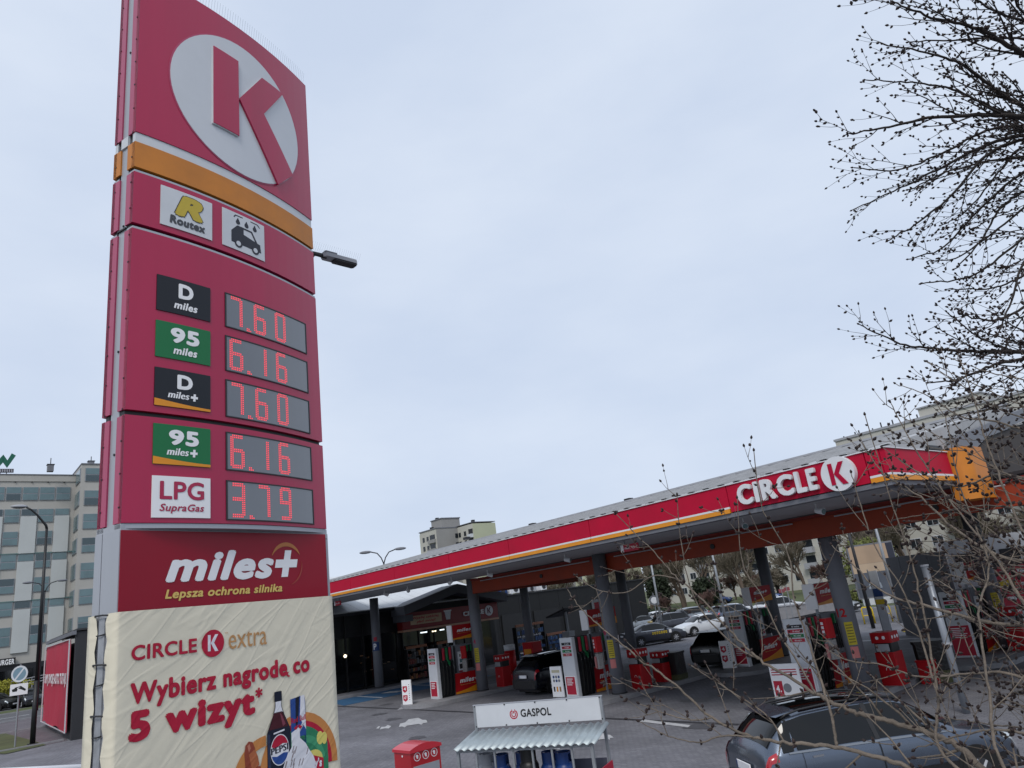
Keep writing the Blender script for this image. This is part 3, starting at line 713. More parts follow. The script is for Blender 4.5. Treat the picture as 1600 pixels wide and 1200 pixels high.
# car wash hall
wash = thing('car_wash_hall', 'long low dark grey car wash hall right of the shop', 'building')
for i in range(10):
    y = 32.3+i*2.24; 
    MB().box(-48.3,y+.01,.1,-48.1,y+2.23,4.66).build('wall_panel', mat('wash_cladding','#0b0c0e',.6,var=.06), wash)
MB().box(-60,32.3,0,-48.31,54.7,4.6).build('wall', DWALL, wash)
MB().box(-60.1,32.2,4.66,-48.0,54.85,4.76).build('parapet', GRYD, wash)
for i in range(5):
    y = 33.6+i*3.4
    MB().box(-48.09,y,.15,-48.0,y+2.8,3.2).build('wash_bay', BLK, wash)
for i, (y, w, h, m) in enumerate(((37.4,.9,.7,WHT),(38.6,1.0,.65,BLUE),(40.0,1.3,.8,WHT),(41.8,1.1,.6,GRYL),(43.2,.7,.75,WHT))):
    t = thing('air_handling_unit', ['white roof unit at the left on the car wash roof','blue faced roof unit second from left on the car wash roof','white round fan unit in the middle of the car wash roof','low grey unit right of the fan on the car wash roof','white roof unit at the right on the car wash roof'][i], 'roof unit', (-50,y,4.76), 0, 'units on the car wash roof')
    MB().rbox(-.5,-w/2,.08,.5,w/2,h,.05).build('casing', m, t); MB().disc((.5,0,h*.5),(1,0,0),h*.3,.03,14).build('fan_grille', GRYD, t)
    MB().box(-.5,-w/2,0,.5,-w/2+.1,.08).build('foot', GRY, t)
# self-service brush stand and lamp by the bays
t = thing('wash_stand', 'dark tool stand with light hoses in front of the car wash wall', 'wash stand', (-44,36.2,0))
MB().box(-.3,-1.2,0,.3,1.2,.2).build('plinth', GRYD, t)
for k in range(6):
    MB().tube([(0,-1+k*.4,.2),(.05,-1+k*.4,1.4),(.2,-.8+k*.4,2.1+.3*sin(k*2.1)),(.1,-.7+k*.4,1.5)], .04, 6).build('hose', GRYL if k%2 else GRYD, t)
MB().box(-.1,-1.2,1.5,.1,1.3,1.58).build('crossbar', GRYL, t)
t = thing('vacuum_post', 'grey canopy post with small roof behind the middle pump', 'vacuum', (-34.5,31.6,0))
MB().cyl(0,0,0,3.1,.09,12).build('post', GAL, t); MB().add([(-1.1,-.7,2.9),(.7,-.7,3.3),(.7,.7,3.3),(-1.1,.7,2.9),(-1.1,-.7,2.8),(.7,-.7,3.2),(.7,.7,3.2),(-1.1,.7,2.8)],[(0,1,2,3),(7,6,5,4),(0,4,5,1),(1,5,6,2),(2,6,7,3),(3,7,4,0)]).build('shelter', GRYD, t); MB().rbox(-.3,-.3,.0,.3,.3,1.9,.05).build('cabinet', GRYL, t)
t = thing('orange_dispenser', 'small red and yellow machine behind the dark blue car', 'vending machine', (-33.2,27.5,0)); MB().rbox(-.45,-.35,0,.45,.35,1.75,.04).build('cabinet', REDD, t); MB().box(-.3,-.37,.9,.3,-.35,1.4).build('panel', ORGF, t); MB().box(-.2,-.38,.4,.2,-.36,.8).build('window', mat('pale_yellow','#c9b56a',.5), t)
t = thing('red_barrel', 'red drum with white top by the car wash bays', 'barrel', (-36.2,28.2,0)); MB().cyl(0,0,0,1.3,.33,18).build('drum', REDD, t, True); MB().cyl(0,0,1.3,1.62,.34,18).build('lid', WHT, t, True)
t = thing('red_poster_board', 'red and white poster above the middle pump sign', 'poster', (at(928,958,38).x,at(928,958,38).y,at(928,958,38).z-3.0)); MB().box(-.05,0,3.0,.05,1.35,3.65).build('frame', WHT, t); Fq = frame((.051,0,0),(0,1,0),(0,0,1)); MB().strip(.06,1.3,3.05,3.5,Fq,0,.006,1).build('poster', mat('poster_red','#c0283c',.5), t); text('Myjnia', Fq, .45, 1.25, 3.12, 3.4, .01, TXTW, t, .05); MB().box(-.03,.2,0,.03,.26,3.0).build('post', GAL, t); MB().box(-.03,1.1,0,.03,1.16,3.0).build('post', GAL, t)

# ------------------------------------------------------------------ office building on the left
ob = thing('office_building', 'stone clad office block with teal window bands and white vertical panels', 'building')
TEAL = mat('teal_spandrel', '#55706f', .25, var=.1, vscale=.4)
def Zb(py): return 3.8+(1044.6-py)*.0792
def Yb(px): return 7.14+.0706*px
bx = -110.0
MB().box(-135,-40,0,bx,15.6,27.0).build('wall', STON, ob)
MB().box(-135,-40,27.0,bx+.12,15.6,27.85).build('parapet', STON, ob)
MB().box(-135,-40,27.85,bx+.2,15.6,27.95).build('coping', GRY, ob)
edges = [Yb(p) for p in (-190,-165,-140,-115,-90,-65,-40,-15,10,35,61,87,112)]
def win(y0, y1, z0, z1, x=bx, rows=2, blind=None):
    f = MB().box(x-.05,y0,z0,x+.10,y1,z1).build('window', GAL, ob)
    for r_ in range(rows):
        a = z0+(z1-z0)*r_/rows; b = z0+(z1-z0)*(r_+1)/rows
        MB().box(x+.08,y0+.08,a+.07,x+.13,y1-.08,b-.05).build('pane', LGL if random.random() < .75 else mat('dim_glass','#37484e',.12,spec=.7), f)
bands = [(761,783),(797,819),(833,855),(869,892),(906,929),(942,963),(979,1007)]
for bi, (ya, yb) in enumerate(bands):
    z1, z0 = Zb(ya), Zb(yb)
    for i in range(len(edges)-1):
        if bi == 0 or i % 2 == 0 or i == len(edges)-2:
            win(edges[i]+.06, edges[i+1]-.06, z0, z1)
        elif bi in (1, 3, 5):
            win(edges[i]+.06, edges[i+1]-.06, z0+(z1-z0)*.5, z1, rows=1)
    if bi in (3, 5):
        MB().box(bx+.0,-40,z1,bx+.16,15.5,z1+.14).build('band', TEAL, ob)
for (ya, yb) in ((809,868),(881,941),(954,1018)):
    for i in range(1, len(edges)-1, 2):
        MB().box(bx,edges[i]+.05,Zb(yb),bx+.22,edges[i+1]-.05,Zb(ya)).build('pale_panel', WPAN, ob)
for i in range(9): MB().disc((bx+.12,14.2-i*1.8,Zb(753)),(1,0,0),.09,.03,8).build('drain_spout', BLK, ob)
# projecting stair tower at the corner
tx = -106.5
MB().box(-134,15.6,0,tx,24,28.6).build('tower_wall', STON, ob); MB().box(-134.1,15.55,28.6,tx+.1,24,28.75).build('tower_coping', GRY, ob)
for (ya, yb) in ((750,771),(785,808),(821,844),(857,879),(894,917),(932,954),(971,989)):
    z1, z0 = 3.8+(1035-ya)*.0853, 3.8+(1035-yb)*.0853
    z1 -= .0; z0 -= 0
    win(16.05, 17.9, z0, z1, tx); win(18.1, 19.9, z0, z1, tx); win(20.1, 21.9, z0, z1, tx)
    f = MB().box(-109.8,15.5,z0,tx-.05,15.62,z1).build('window', GAL, ob); MB().box(-109.6,15.47,z0+.1,tx-.2,15.5,z1-.1).build('pane', LGL, f)
MB().box(bx-.0,-40,Zb(1076)-6,bx+.1,15.6,Zb(1034)).build('shopfront', mat('shopfront_dark','#1a1b1f',.3), ob)
for i in range(16):
    MB().box(bx+.1,Yb(112)-i*1.4-1.3,1.4,bx+.16,Yb(112)-i*1.4-.1,Zb(1042)).build('shop_window', DGL, ob)
t = thing('restaurant_sign', 'black sign board with white capitals above the dark shopfront', 'sign', (bx+.2, 0, 0))
MB().box(0,-10,Zb(1035),.25,Yb(44),Zb(1024)).build('board', BLK, t)
text('TEXAS BURGER', frame((.25,0,0),(0,1,0),(0,0,1)), Yb(-8), Yb(42.5), Zb(1033.4), Zb(1025.6), .02, TXTW, t, .04, skew=0)
# rooftop sign
t = thing('rooftop_sign', 'green zigzag emblem above a dark letter board on the office roof', 'sign', (bx-3, 0, 27.9))
def Pz(px, py): v = ray(px, py); q = EYE+v*((bx-3)/v.x); return (q.y, q.z)
GF = frame((0,0,-27.9),(0,1,0),(0,0,1))
def bandp(a, b, w): return None
MB().plate([Pz(*p) for p in [(-30,735),(-22,742),(-6,718),(-8,709)]], GF, 0, .3).build('emblem', mat('dark_green','#0a5440',.5), t) if False else None
GE = mat('emblem_green', '#0a5c48', .5)
for q in ([(-14,731),(-8,737),(4.5,723),(5,711)], [(5,711),(4.0,722),(11,731.5),(11.2,720)], [(11.2,720),(10.8,731.5),(24.5,712.5),(18,709)], [(-14,731),(-8,737),(-20,716),(-26,718)]):
    MB().plate([Pz(*p) for p in q], GF, 0, .3).build('emblem', GE, t)
MB().plate([Pz(*p) for p in [(-30,739),(21,738.6),(21.3,733),(-30,733)]], GF, 0, .2).build('letter_board', mat('board_dark','#3a3540',.5), t)
for k in range(8):
    MB().plate([Pz(-8+k*3.6,738),Pz(-6.2+k*3.6,738),Pz(-6.2+k*3.6,734),Pz(-8+k*3.6,734)], GF, .21, .24).build('letter', GRYL, t)
for px in (-5, 10, 0): 
    a = Pz(px, 739); MB().box(0,a[0]-.05,0,.1,a[0]+.05,a[1]-27.9+.1).build('leg', GRYD, t)
for y, z, l in ((12.3,1.2,'small grey roof vent in the middle of the office roof'),(16.9,.9,'roof vent on the corner tower of the office')):
    t = thing('roof_vent', l, 'roof vent', (-108,y,27.9 if y<15 else 28.7)); MB().rbox(-.4,-.35,0,.4,.35,.7*z,.05).build('vent_box', GRY, t); MB().cyl(0,0,.7*z,1.5*z,.05,8).build('mast', GRYD, t); MB().box(-.45,-.42,.7*z,.45,.42,.78*z).build('cap', GRYD, t)

# ------------------------------------------------------------------ red advertising hall on the left (self wash)
rb = thing('wash_advert_hall', 'red banner wall with dark frame and red end panel beside the black street lamp', 'building', (-47.6,6.95,0), R(-2.4))
_rb0 = len(bpy.data.objects)
MB().box(-62,8.15,0,-47.9,14,4.9).build('wall', mat('hall_wall','#3c3d42',.6), rb)
MB().box(-47.9,8.1,0,-47.4,8.62,5.45).build('corner_post', GRYD, rb)
MB().box(-47.85,8.64,.6,-47.45,11.5,5.1).build('end_panel', REDD, rb)
MB().box(-47.85,8.64,0,-47.45,11.5,.58).build('base_panel', OFFW, rb)
MB().box(-47.8,8.64,5.12,-47.42,11.5,5.5).build('blue_board', BLUE, rb)
MB().box(-62.2,7.9,5.3,-47.3,8.1,5.5).build('roof_edge', GRY, rb); MB().box(-62.2,8.1,5.5,-47.3,14,5.6).build('roof', GRYD, rb)
BF = frame((-62,8.0,0),(1,0,0),(0,0,1))
b = MB(); nX, nZ = 28, 8
for i in range(nX+1):
    for j in range(nZ+1):
        u = i/nX*13.9; v = .35+j/nZ*4.75; 
        if j == 0: v += .12*sin(u*.9)+.05*(u/13.9)
        b.v.append((-62+u+.05, 7.94-.05*mn.noise(V((u*.5,v*.6,2))), v))
for i in range(nX):
    for j in range(nZ):
        a = i*(nZ+1)+j; b.f.append((a,a+nZ+1,a+nZ+2,a+1))
b.build('red_banner', mat('banner_red','#b3213f',.5,var=.04), rb, True)
text('UMYJ SWOJE AUTO TUTAJ!', BF, .9, 13.2, 2.62, 3.38, .13, TXTW, rb, .05)
for v in (.36, 5.08): MB().box(-62,7.86,v,-48.05,7.9,v+.05).build('banner_edge', OFFW, rb)
for u in (-62,-48.1): MB().box(u,7.84,.36,u+.06,7.9,5.12).build('banner_edge', OFFW, rb)
for _o in kids(rb):
    for _v in _o.data.vertices: _v.co.x += 47.9; _v.co.y -= 7.95
# ------------------------------------------------------------------ street lamps, signs
t = thing('street_lamp', 'tall black street lamp with one curved arm in front of the office block', 'street lamp', (-48.5,5.55,0))
MB().cyl(0,0,.03,.12,.24,16).build('base_plate', BLK, t); MB().tube([(0,0,.1),(0,0,3.2)],[.13,.12],14).build('lower_pole', mat('lamp_black','#101114',.5), t, True)
MB().tube([(0,0,3.2),(0,0,11.3)],[.10,.07],12).build('pole', mat('lamp_black','#101114',.5), t, True)
MB().tube([(0,0,11.3),(0,-.05,11.5),(0,-.5,12.1),(0,-.8,12.4),(0,-1.05,12.55)],[.07,.07,.055,.05,.05],10).build('arm', mat('lamp_black','#101114',.5), t, True)
MB().ball((0,-1.4,12.6),.42,.4,1.0,.25,12,6).build('lamp_head', GRYL, t, True); MB().ball((0,-1.4,12.54),.34,.38,.95,.2,12,6).build('lens', mat('lamp_lens','#3b3d3c',.3), t, True)
def double_lamp(p, h, lab, arm, rot, headr=.25):
    t = thing('double_street_lamp', lab, 'street lamp', (p[0],p[1],0), rot)
    MB().tube([(0,0,0),(0,0,h-1.0)],[.11,.07],10).build('pole', GRYD, t, True)
    for s in (-1,1):
        MB().tube([(0,0,h-1.05),(s*arm*.18,0,h-.55),(s*arm*.5,0,h-.15),(s*arm,0,h)],.045,8).build('arm', GRYD, t, True)
        MB().ball((s*(arm+.45),0,h+.02),.5,1.0,.35,.25,10,5).build('lamp_head', GRY, t, True)
    return t
double_lamp((-52.9*1.0,29.4), 9.4, 'twin arm street lamp rising behind the canopy against the sky', .95, R(62))
q = at(70,925,88); double_lamp((q.x,q.y), q.z+1.0, 'small distant twin arm lamp behind the black street lamp', 1.0, R(90))
# lamp behind the pylon
lp = thing('street_lamp', 'street lamp head with bird spikes poking out right of the price pylon', 'street lamp', (-11.9,5.0,0))
hx = at(540,409,13.6)-V((-11.9,5.0,0)); hs = at(490,396,13.3)-V((-11.9,5.0,0))
MB().tube([(0,0,0),(0,0,hs.z-.25)],[.1,.07],12).build('pole', GRY, lp, True)
dd = (hx-hs).normalized()
MB().tube([(0,0,hs.z-.25),(0,0,hs.z-.02),tuple(hs),tuple(hs+dd*.25)],[.06,.05,.045,.045],10).build('arm', GRYD, lp, True)
sd = dd.cross(V((0,0,1))).normalized(); upv = sd.cross(dd)
M = Matrix(((dd.x,sd.x,upv.x,hs.x),(dd.y,sd.y,upv.y,hs.y),(dd.z,sd.z,upv.z,hs.z),(0,0,0,1)))
MB().rbox(.17,-.10,-.03,.86,.10,.04,.05).xf(M).build('lamp_head', GRYL, lp); MB().rbox(.38,-.085,-.06,.84,.085,-.032,.03).xf(M).build('lens', GRYD, lp)
MB().rbox(.2,-.07,.05,.45,.07,.09,.02).xf(M).build('sensor_box', GRY, lp)
bs = MB()
for k in range(26):
    x = -.15+k*.042
    for s in (-1,1): bs.tube([(x,s*.03,.05),(x+.02*s,s*.1,.19)],.0016,3,False)
o = bs.xf(M).build('bird_spikes', CHR, lp); o['kind'] = 'stuff'
# tow-away sign pole
t = thing('no_stopping_sign', 'grey pole with round sign seen edge-on above a white tow truck plate', 'road sign', (-49.6,4.9,.03), 0)
MB().cyl(0,0,0,4.1,.045,10).build('pole', GAL, t)
def rotf(a, x, z): return frame((x*0,0,0),(cos(a),sin(a),0),(0,0,1))
Fr = rotf(R(205),0,0); Fb = rotf(R(72),0,0)
fr2 = frame((.07,-.03,0),(cos(R(58)),sin(R(58)),0),(0,0,1))
MB().plate(circ(0,3.62,.42,26), fr2, 0, .02).build('round_sign', mat('sign_blue_grey','#6d8796',.4), t)
b = MB(); arcband(b,0,3.62,.33,.42,0,2*pi,fr2,.021,.024,26); b.build('sign_rim', OFFW, t)
MB().plate([(-.28,3.32),(-.22,3.26),(.28,3.92),(.22,3.98)],fr2,.021,.026).build('diagonal_bar', OFFW, t)
fb2 = frame((.1,-.42,0),(0.15,1,0),(0,0,1))
MB().strip(0,.8,2.55,3.12,fb2,0,.02,1).build('plate', WHP, t)
for q_ in ([(.08,2.86),(.3,2.94),(.34,2.82),(.3,2.74),(.12,2.74)],[(.36,2.88),(.5,2.98),(.72,2.8),(.68,2.72),(.5,2.82)],[(.2,2.94),(.5,3.0),(.5,2.96),(.2,2.9)]): MB().plate(q_,fb2,.021,.025).build('tow_symbol', BLK, t)
# white pipe rail bottom left
t = thing('pipe_rail', 'low white tubular rail at the lower left edge', 'rail', (0,0,0))
a = onZ(-120,1212,.55); c = onZ(300,1170,.55)
a = at(-200,1216,24); c = at(190,1196.5,24)
MB().tube([a,c],.085,12).build('rail', WHT, t, True)
for k in (0,.33,.66,1): p = a.lerp(c,k); MB().tube([(p.x,p.y,0),(p.x,p.y,p.z)],.05,8).build('post', GAL, t)

# ------------------------------------------------------------------ price pylon
PY = thing('price_pylon', 'tall red pylon with white K disc, fuel prices in red digits and orange strip', 'price sign', (-8.347,1.607,0), R(109.95))
PW = 2.91
def bul(u): return .16*(1-(2*u/PW-1)**2)
def FP(u, v, w): return (u, -bul(u)-w, v)
def FL(u, v, w): return (u, -w, v)
def BP(u, v, w): return (u, .44+bul(u)+w, v)
def clip(poly, a, side):
    o = []
    for i in range(len(poly)):
        p, q = poly[i], poly[(i+1) % len(poly)]
        pi_, qi = ((p[0]-a)*side >= 0), ((q[0]-a)*side >= 0)
        if pi_: o.append(p)
        if pi_ != qi:
            t = (a-p[0])/(q[0]-p[0]); o.append((a, p[1]+(q[1]-p[1])*t))
    return o
def colplate(polys, fn, w0, w1, du=.1):
    b = MB()
    for poly in polys:
        x0 = min(p[0] for p in poly); x1 = max(p[0] for p in poly); n = max(1, int((x1-x0)/du+.5))
        for k in range(n):
            q = clip(clip(poly, x0+(x1-x0)*k/n, 1), x0+(x1-x0)*(k+1)/n, -1)
            if len(q) > 2: b.plate(q, fn, w0, w1)
    return b
PEDGE = mat('red_edge', '#a33058', .4, var=.05, coat=.3)
core = MB().box(.02,.14,.0,PW-.02,.30,12.4).build('core_column', SIL, PY)
sections = [(9.975,12.56,RED,'header_panel'),(9.47,9.83,ORG,'orange_strip'),(8.695,9.40,RED,'service_panel'),(6.37,8.62,RED,'price_panel'),(5.13,6.31,RED,'price_panel')]
for z0, z1, m, nm in sections:
    for fn, sgn in ((FP,1),(BP,-1)):
        o = MB().strip(0, PW, z0, z1, fn, -.06, 0, 18).build(nm, m, PY); smooth_by_angle(o, 20)
        for u in (0, PW-.02):
            y0, y1 = (0.0,.15) if sgn == 1 else (.29,.44)
            e = MB().box(u,y0,z0+.004,u+.02,y1,z1-.004).build('side_return', m if m is ORG else PEDGE, PY)
for fn in (FP, BP):
    MB().strip(0.01, PW-.01, 9.832, 9.973, fn, -.07, -.012, 18).build('white_stripe', OFFW, PY)
    MB().strip(0.01, PW-.01, 9.402, 9.43, fn, -.12, -.004, 18).build('trim_strip', SIL, PY)
    MB().strip(0.01, PW-.01, 8.622, 8.65, fn, -.12, -.004, 18).build('trim_strip', SIL, PY)
    MB().strip(0.02, PW-.02, 6.315, 6.365, fn, -.12, -.05, 18).build('shadow_gap', BLK, PY)
    MB().strip(0.02, PW-.02, 9.434, 9.466, fn, -.12, -.05, 18).build('shadow_gap', BLK, PY)
    MB().strip(0.02, PW-.02, 8.654, 8.69, fn, -.12, -.05, 18).build('shadow_gap', BLK, PY)
    MB().strip(0, PW, 5.075, 5.125, fn, -.12, -.01, 18).build('silver_band', SIL, PY)
MB().box(0,.0,5.0,PW,.44,5.12).build('band_core', SIL, PY)
MB().box(0,.15,9.832,.02,.29,9.973).build('white_side', OFFW, PY)
sc = MB()
for z in [5.3+k*.36 for k in range(20)]:
    for y in (.05,.385): sc.disc((-.001,y,z),(-1,0,0),.011,.006,6)
for z in [4.6,5.9,7.1,8.72,9.9,11.3]: sc.disc((.018,.2,z),(-1,0,0),.014,.01,6)
o = sc.build('side_screws', GRYD, PY); o['kind'] = 'stuff'
for z in (8.66,):
    MB().box(.0,.14,z,.03,.30,z+.02).build('core_joint', BLK, PY)
# lower flat part: slogan panel with silver sides
MB().box(-.012,0,.3,.0,.30,5.06).build('silver_side', SIL, PY); MB().box(-.012,.315,.3,.0,.44,5.06).build('silver_side', SIL, PY)
MB().box(PW,0,.3,PW+.012,.44,5.06).build('silver_side', SIL, PY)
MB().box(0,.002,.3,PW,.438,4.99).build('lower_body', SIL, PY)
MB().box(-.03,-.03,0,PW+.03,.47,.3).build('plinth', CONC, PY)
sl_ = MB().box(0,-.012,4.235,PW-.04,0,5.055).build('slogan_panel', mat('slogan_red','#8c0322',.4,coat=.08,var=.03,spec=.3), PY)
fL = lambda u, v, w: (u, -.012-w, v)
text('miles', fL, .50, 1.97, 4.50, 4.845, .004, TXTW, PY, .046, .27)
PLc = (2.17, 4.675)
def slp(pts, s=.22): return [(u+(v-PLc[1])*s, v) for u, v in pts]
c_ = PLc
MB().plate(slp([(c_[0]-.052,c_[1]-.165),(c_[0]+.052,c_[1]-.165),(c_[0]+.052,c_[1]+.165),(c_[0]-.052,c_[1]+.165)]), fL, .003,.005).build('plus_mark', TXTW, PY)
MB().plate(slp([(c_[0]-.175,c_[1]-.05),(c_[0]+.175,c_[1]-.05),(c_[0]+.175,c_[1]+.05),(c_[0]-.175,c_[1]+.05)]), fL, .0035,.0056).build('plus_mark', TXTW, PY)
ARC = mat('arc_orange','#b5703a',.5); ARD = mat('arc_red','#9c3a30',.5)
def taper_arc(cu, cv, r, wd, a0, a1, fn, w, m, n=24, nm='swoosh', rv=1.0):
    b = MB()
    for i in range(n):
        q = []
        for a, s in ((i,-1),(i,1),(i+1,1),(i+1,-1)):
            t = a/n; A = a0+(a1-a0)*t; hw = wd*sin(pi*min(1,max(0.03,t)))**.7/2 if wd > 0 else .001
            rr = r+s*hw; q.append((cu+rr*cos(A), cv+rr*rv*sin(A)))
        if a1 > a0: q = q[::-1]
        b.plate(q[::-1] if False else q, fn, w, w+.001)
    o = b.build(nm, m, PY); return o
taper_arc(2.17,4.66,.255,.05,R(152),R(28),fL,.0045,ARC); taper_arc(2.17,4.66,.255,.02,R(10),R(-75),fL,.0045,ARD)
text('Lepsza ochrona silnika', fL, .50, 2.09, 4.305, 4.43, .004, TXTG, PY, .035, .2)
# K disc on the header panel
DC = (1.50, 11.115, 1.105)
colplate([circ(DC[0],DC[1],DC[2]+.02,64)], FP, .001, .006).build('disc_edge', PEDGE, PY)
colplate([circ(DC[0],DC[1],DC[2],64)], FP, .004, .012).build('logo_disc', mat('disc_white','#c2c5cb',.35,coat=.4,var=.03), PY)
kp = [[(.985,10.59),(1.39,10.59),(1.39,11.89),(.985,11.89)], [(1.40,11.24),(1.845,11.245),(2.265,11.89),(1.825,11.89)]]
leg = [(1.40,11.24),(1.845,11.245),(2.43,10.50),(2.10,10.155)]
colplate([[(p[0]-.012*(1 if 0 else 1), p[1]-.014) for p in k] for k in kp], FP, .012, .035).build('k_letter_edge', OFFW, PY)
colplate(kp+[leg], FP, .012, .045).build('k_letter', RED, PY)
# bird spikes on top
bs = MB()
for k in range(66):
    u = .03+k*.0435
    for s, dy in ((-1,.02),(1,.12)):
        y = -bul(u)+dy; bs.tube([(u,y,12.56),(u+.02*s,y+.06*s,12.74)], .0022, 3, False)
o = bs.build('bird_spikes', CHR, PY); o['kind'] = 'stuff'
MB().strip(0,PW,12.56,12.575,FP,-.2,-.01,12).build('spike_rail', SIL, PY)
# service plates
MB().strip(.31,.98,8.775,9.325,FP,.002,.012,6).build('service_plate', OFFW, PY)
MB().strip(1.13,1.82,8.78,9.34,FP,.002,.012,6).build('service_plate', OFFW, PY)
text('R', FP, .47, .86, 8.955, 9.285, .015, GRYD, PY, .09, .25); text('R', FP, .48, .85, 8.965, 9.275, .0165, mat('yellow_print','#b9a233',.5), PY, .07, .25)
text('Routex', FP, .42, .88, 8.83, 8.95, .015, mat('charcoal_print','#3c3e44',.5), PY, .06, .1)
BP_ = mat('navy_print', '#1b1e2b', .5)
cw = [(1.27,8.89),(1.27,9.04),(1.36,9.15),(1.55,9.15),(1.62,9.04),(1.72,9.0),(1.73,8.89)]
colplate([[(1.265,8.88),(1.265,9.05),(1.36,9.155),(1.46,9.155),(1.46,8.88)][::-1],[(1.46,8.88),(1.46,9.05),(1.74,8.99),(1.755,8.88)][::-1],[(1.46,9.13),(1.46,9.155),(1.6,9.155),(1.69,9.01),(1.655,9.01),(1.585,9.13)][::-1]],FP,.012,.014).build('car_pictogram', BP_, PY)
MB().plate([(1.46,9.05),(1.46,8.9),(1.74,8.9),(1.74,9.0)][::-1],FP,.0121,.0145).build('car_pictogram', BP_, PY)
for cu in (1.375,1.655):
    MB().plate(circ(cu,8.885,.062,18),FP,.0145,.016).build('car_pictogram', BP_, PY); MB().plate(circ(cu,8.885,.036,14),FP,.016,.018).build('wheel_dot', OFFW, PY)
for cu in (1.37,1.51,1.65):
    MB().plate([(cu-.0,9.275)]+circ(cu,9.205,.034,10,R(160),R(380)),FP,.012,.014).build('drop', BP_, PY)
b = MB(); b.plate([(1.33,9.295),(1.69,9.295),(1.69,9.311),(1.33,9.311)][::1],FP,.012,.014); b.plate([(1.30,9.27),(1.315,9.262),(1.338,9.30),(1.33,9.311)][::1],FP,.012,.014); b.plate([(1.69,9.295),(1.735,9.26),(1.745,9.27),(1.70,9.311)][::1],FP,.012,.014); b.build('arc_pictogram', BP_, PY)
# grade plates
def grade(z0, z1, m, big, small, wave=False, col=TXTW):
    u0, u1 = .29, .955; w = u1-u0; h = z1-z0
    MB().strip(u0,u1,z0,z1,FP,.002,.012,6).build('grade_plate', m, PY)
    if big == 'LPG':
        text('LPG', FP, u0+.12*w, u0+.88*w, z0+.43*h, z0+.88*h, .015, RED, PY, .025); text(small, FP, u0+.12*w, u0+.88*w, z0+.10*h, z0+.33*h, .015, RED, PY, .02, .22)
    else:
        a, b_ = (.38,.66) if big == 'D' else (.25,.78)
        text(big, FP, u0+a*w, u0+b_*w, z0+.45*h+(.04*h if wave else 0), z0+.88*h, .015, col, PY, .05)
        if wave:
            text('miles', FP, u0+.22*w, u0+.60*w, z0+.24*h, z0+.42*h, .015, col, PY, .04, .22)
            pu, pv = u0+.69*w, z0+.32*h
            MB().plate([(pu-.014,pv-.045),(pu+.014,pv-.045),(pu+.02,pv+.045),(pu-.008,pv+.045)],FP,.015,.0158).build('plus_mark', col, PY)
            MB().plate([(pu-.045,pv-.014),(pu+.042,pv-.014),(pu+.045,pv+.014),(pu-.042,pv+.014)],FP,.0152,.016).build('plus_mark', col, PY)
            pts = [(u0,z0+.0)]+[(u0+w*k/8, z0+h*(.19-.12*sin(pi*.5*k/8))) for k in range(9)]+[(u1,z0)]
            b2 = MB()
            for k in range(8):
                b2.plate([(u0+w*k/8,z0+.002),(u0+w*(k+1)/8,z0+.002),pts[k+2],pts[k+1]],FP,.013,.0145)
            b2.build('orange_wave', ORGF, PY)
        else:
            text(small, FP, u0+.30*w, u0+.74*w, z0+.14*h, z0+.36*h, .015, col, PY, .04, .22)
    return
grade(7.625,8.085,NAVY,'D','miles'); grade(7.04,7.495,GRN,'95','miles'); grade(6.45,6.91,NAVY,'D','miles+',True); grade(5.775,6.24,GRN,'95','miles+',True); grade(5.185,5.645,WHP,'LPG','SupraGas')
# LED rows
SEG = {'7':'abc','6':'afgedc','0':'abcdef','1':'bc','3':'abgcd','9':'abcdfg'}
def led(z0, z1, s):
    MB().strip(1.175,2.615,z0,z1,FP,.001,.006,10).build('display_panel', LEDB, PY)
    b = MB()
    for (a0,a1,c0,c1) in ((1.165,1.182,z0-.01,z1+.01),(2.608,2.625,z0-.01,z1+.01)): b.strip(a0,a1,c0,c1,FP,0,.012,1)
    b.strip(1.165,2.625,z1,z1+.014,FP,0,.012,10); b.strip(1.165,2.625,z0-.014,z0,FP,0,.012,10); b.build('display_frame', GRYD, PY)
    b = MB(); h = z1-z0; pv = (h-.022)/17; pu = .0262; d = .0078
    def dots(u, seg):
        on = set()
        nc, nr = 8, 17
        for r_ in range(nr):
            for c in range(nc):
                if 'f' in seg and c < 2 and 1 <= r_ <= 8: on.add((c,r_))
                if 'b' in seg and c >= nc-2 and 1 <= r_ <= 8: on.add((c,r_))
                if 'e' in seg and c < 2 and 8 <= r_ <= 15: on.add((c,r_))
                if 'c' in seg and c >= nc-2 and 8 <= r_ <= 15: on.add((c,r_))
                if 'a' in seg and r_ < 2 and 1 <= c <= nc-2: on.add((c,r_))
                if 'g' in seg and 7 <= r_ <= 8 and 1 <= c <= nc-2: on.add((c,r_))
                if 'd' in seg and r_ > 14 and 1 <= c <= nc-2: on.add((c,r_))
        for c, r_ in on:
            x = u+c*pu; v = z1-.018-r_*pv
            b.plate([(x-d,v-d),(x+d,v-d),(x+d,v+d),(x-d,v+d)],FP,.006,.008)
    us = [1.235, 1.62, 1.99]
    for ch, u in zip(s.replace('.',''), us): dots(u, SEG[ch])
    for (i, j) in ((0,0),(1,0),(0,1),(1,1),(2,0)): b.plate([(1.50+i*pu-d,z0+.018+j*pv-d),(1.50+i*pu+d,z0+.018+j*pv-d),(1.50+i*pu+d,z0+.018+j*pv+d),(1.50+i*pu-d,z0+.018+j*pv+d)],FP,.006,.008)
    o = b.build('led_digits', LEDM, PY); o['kind'] = 'stuff'; o['label'] = 'red dot digits reading '+s
led(7.635,8.085,'7.60'); led(7.04,7.49,'6.16'); led(6.445,6.9,'7.60'); led(5.78,6.225,'6.16'); led(5.185,5.63,'3.79')

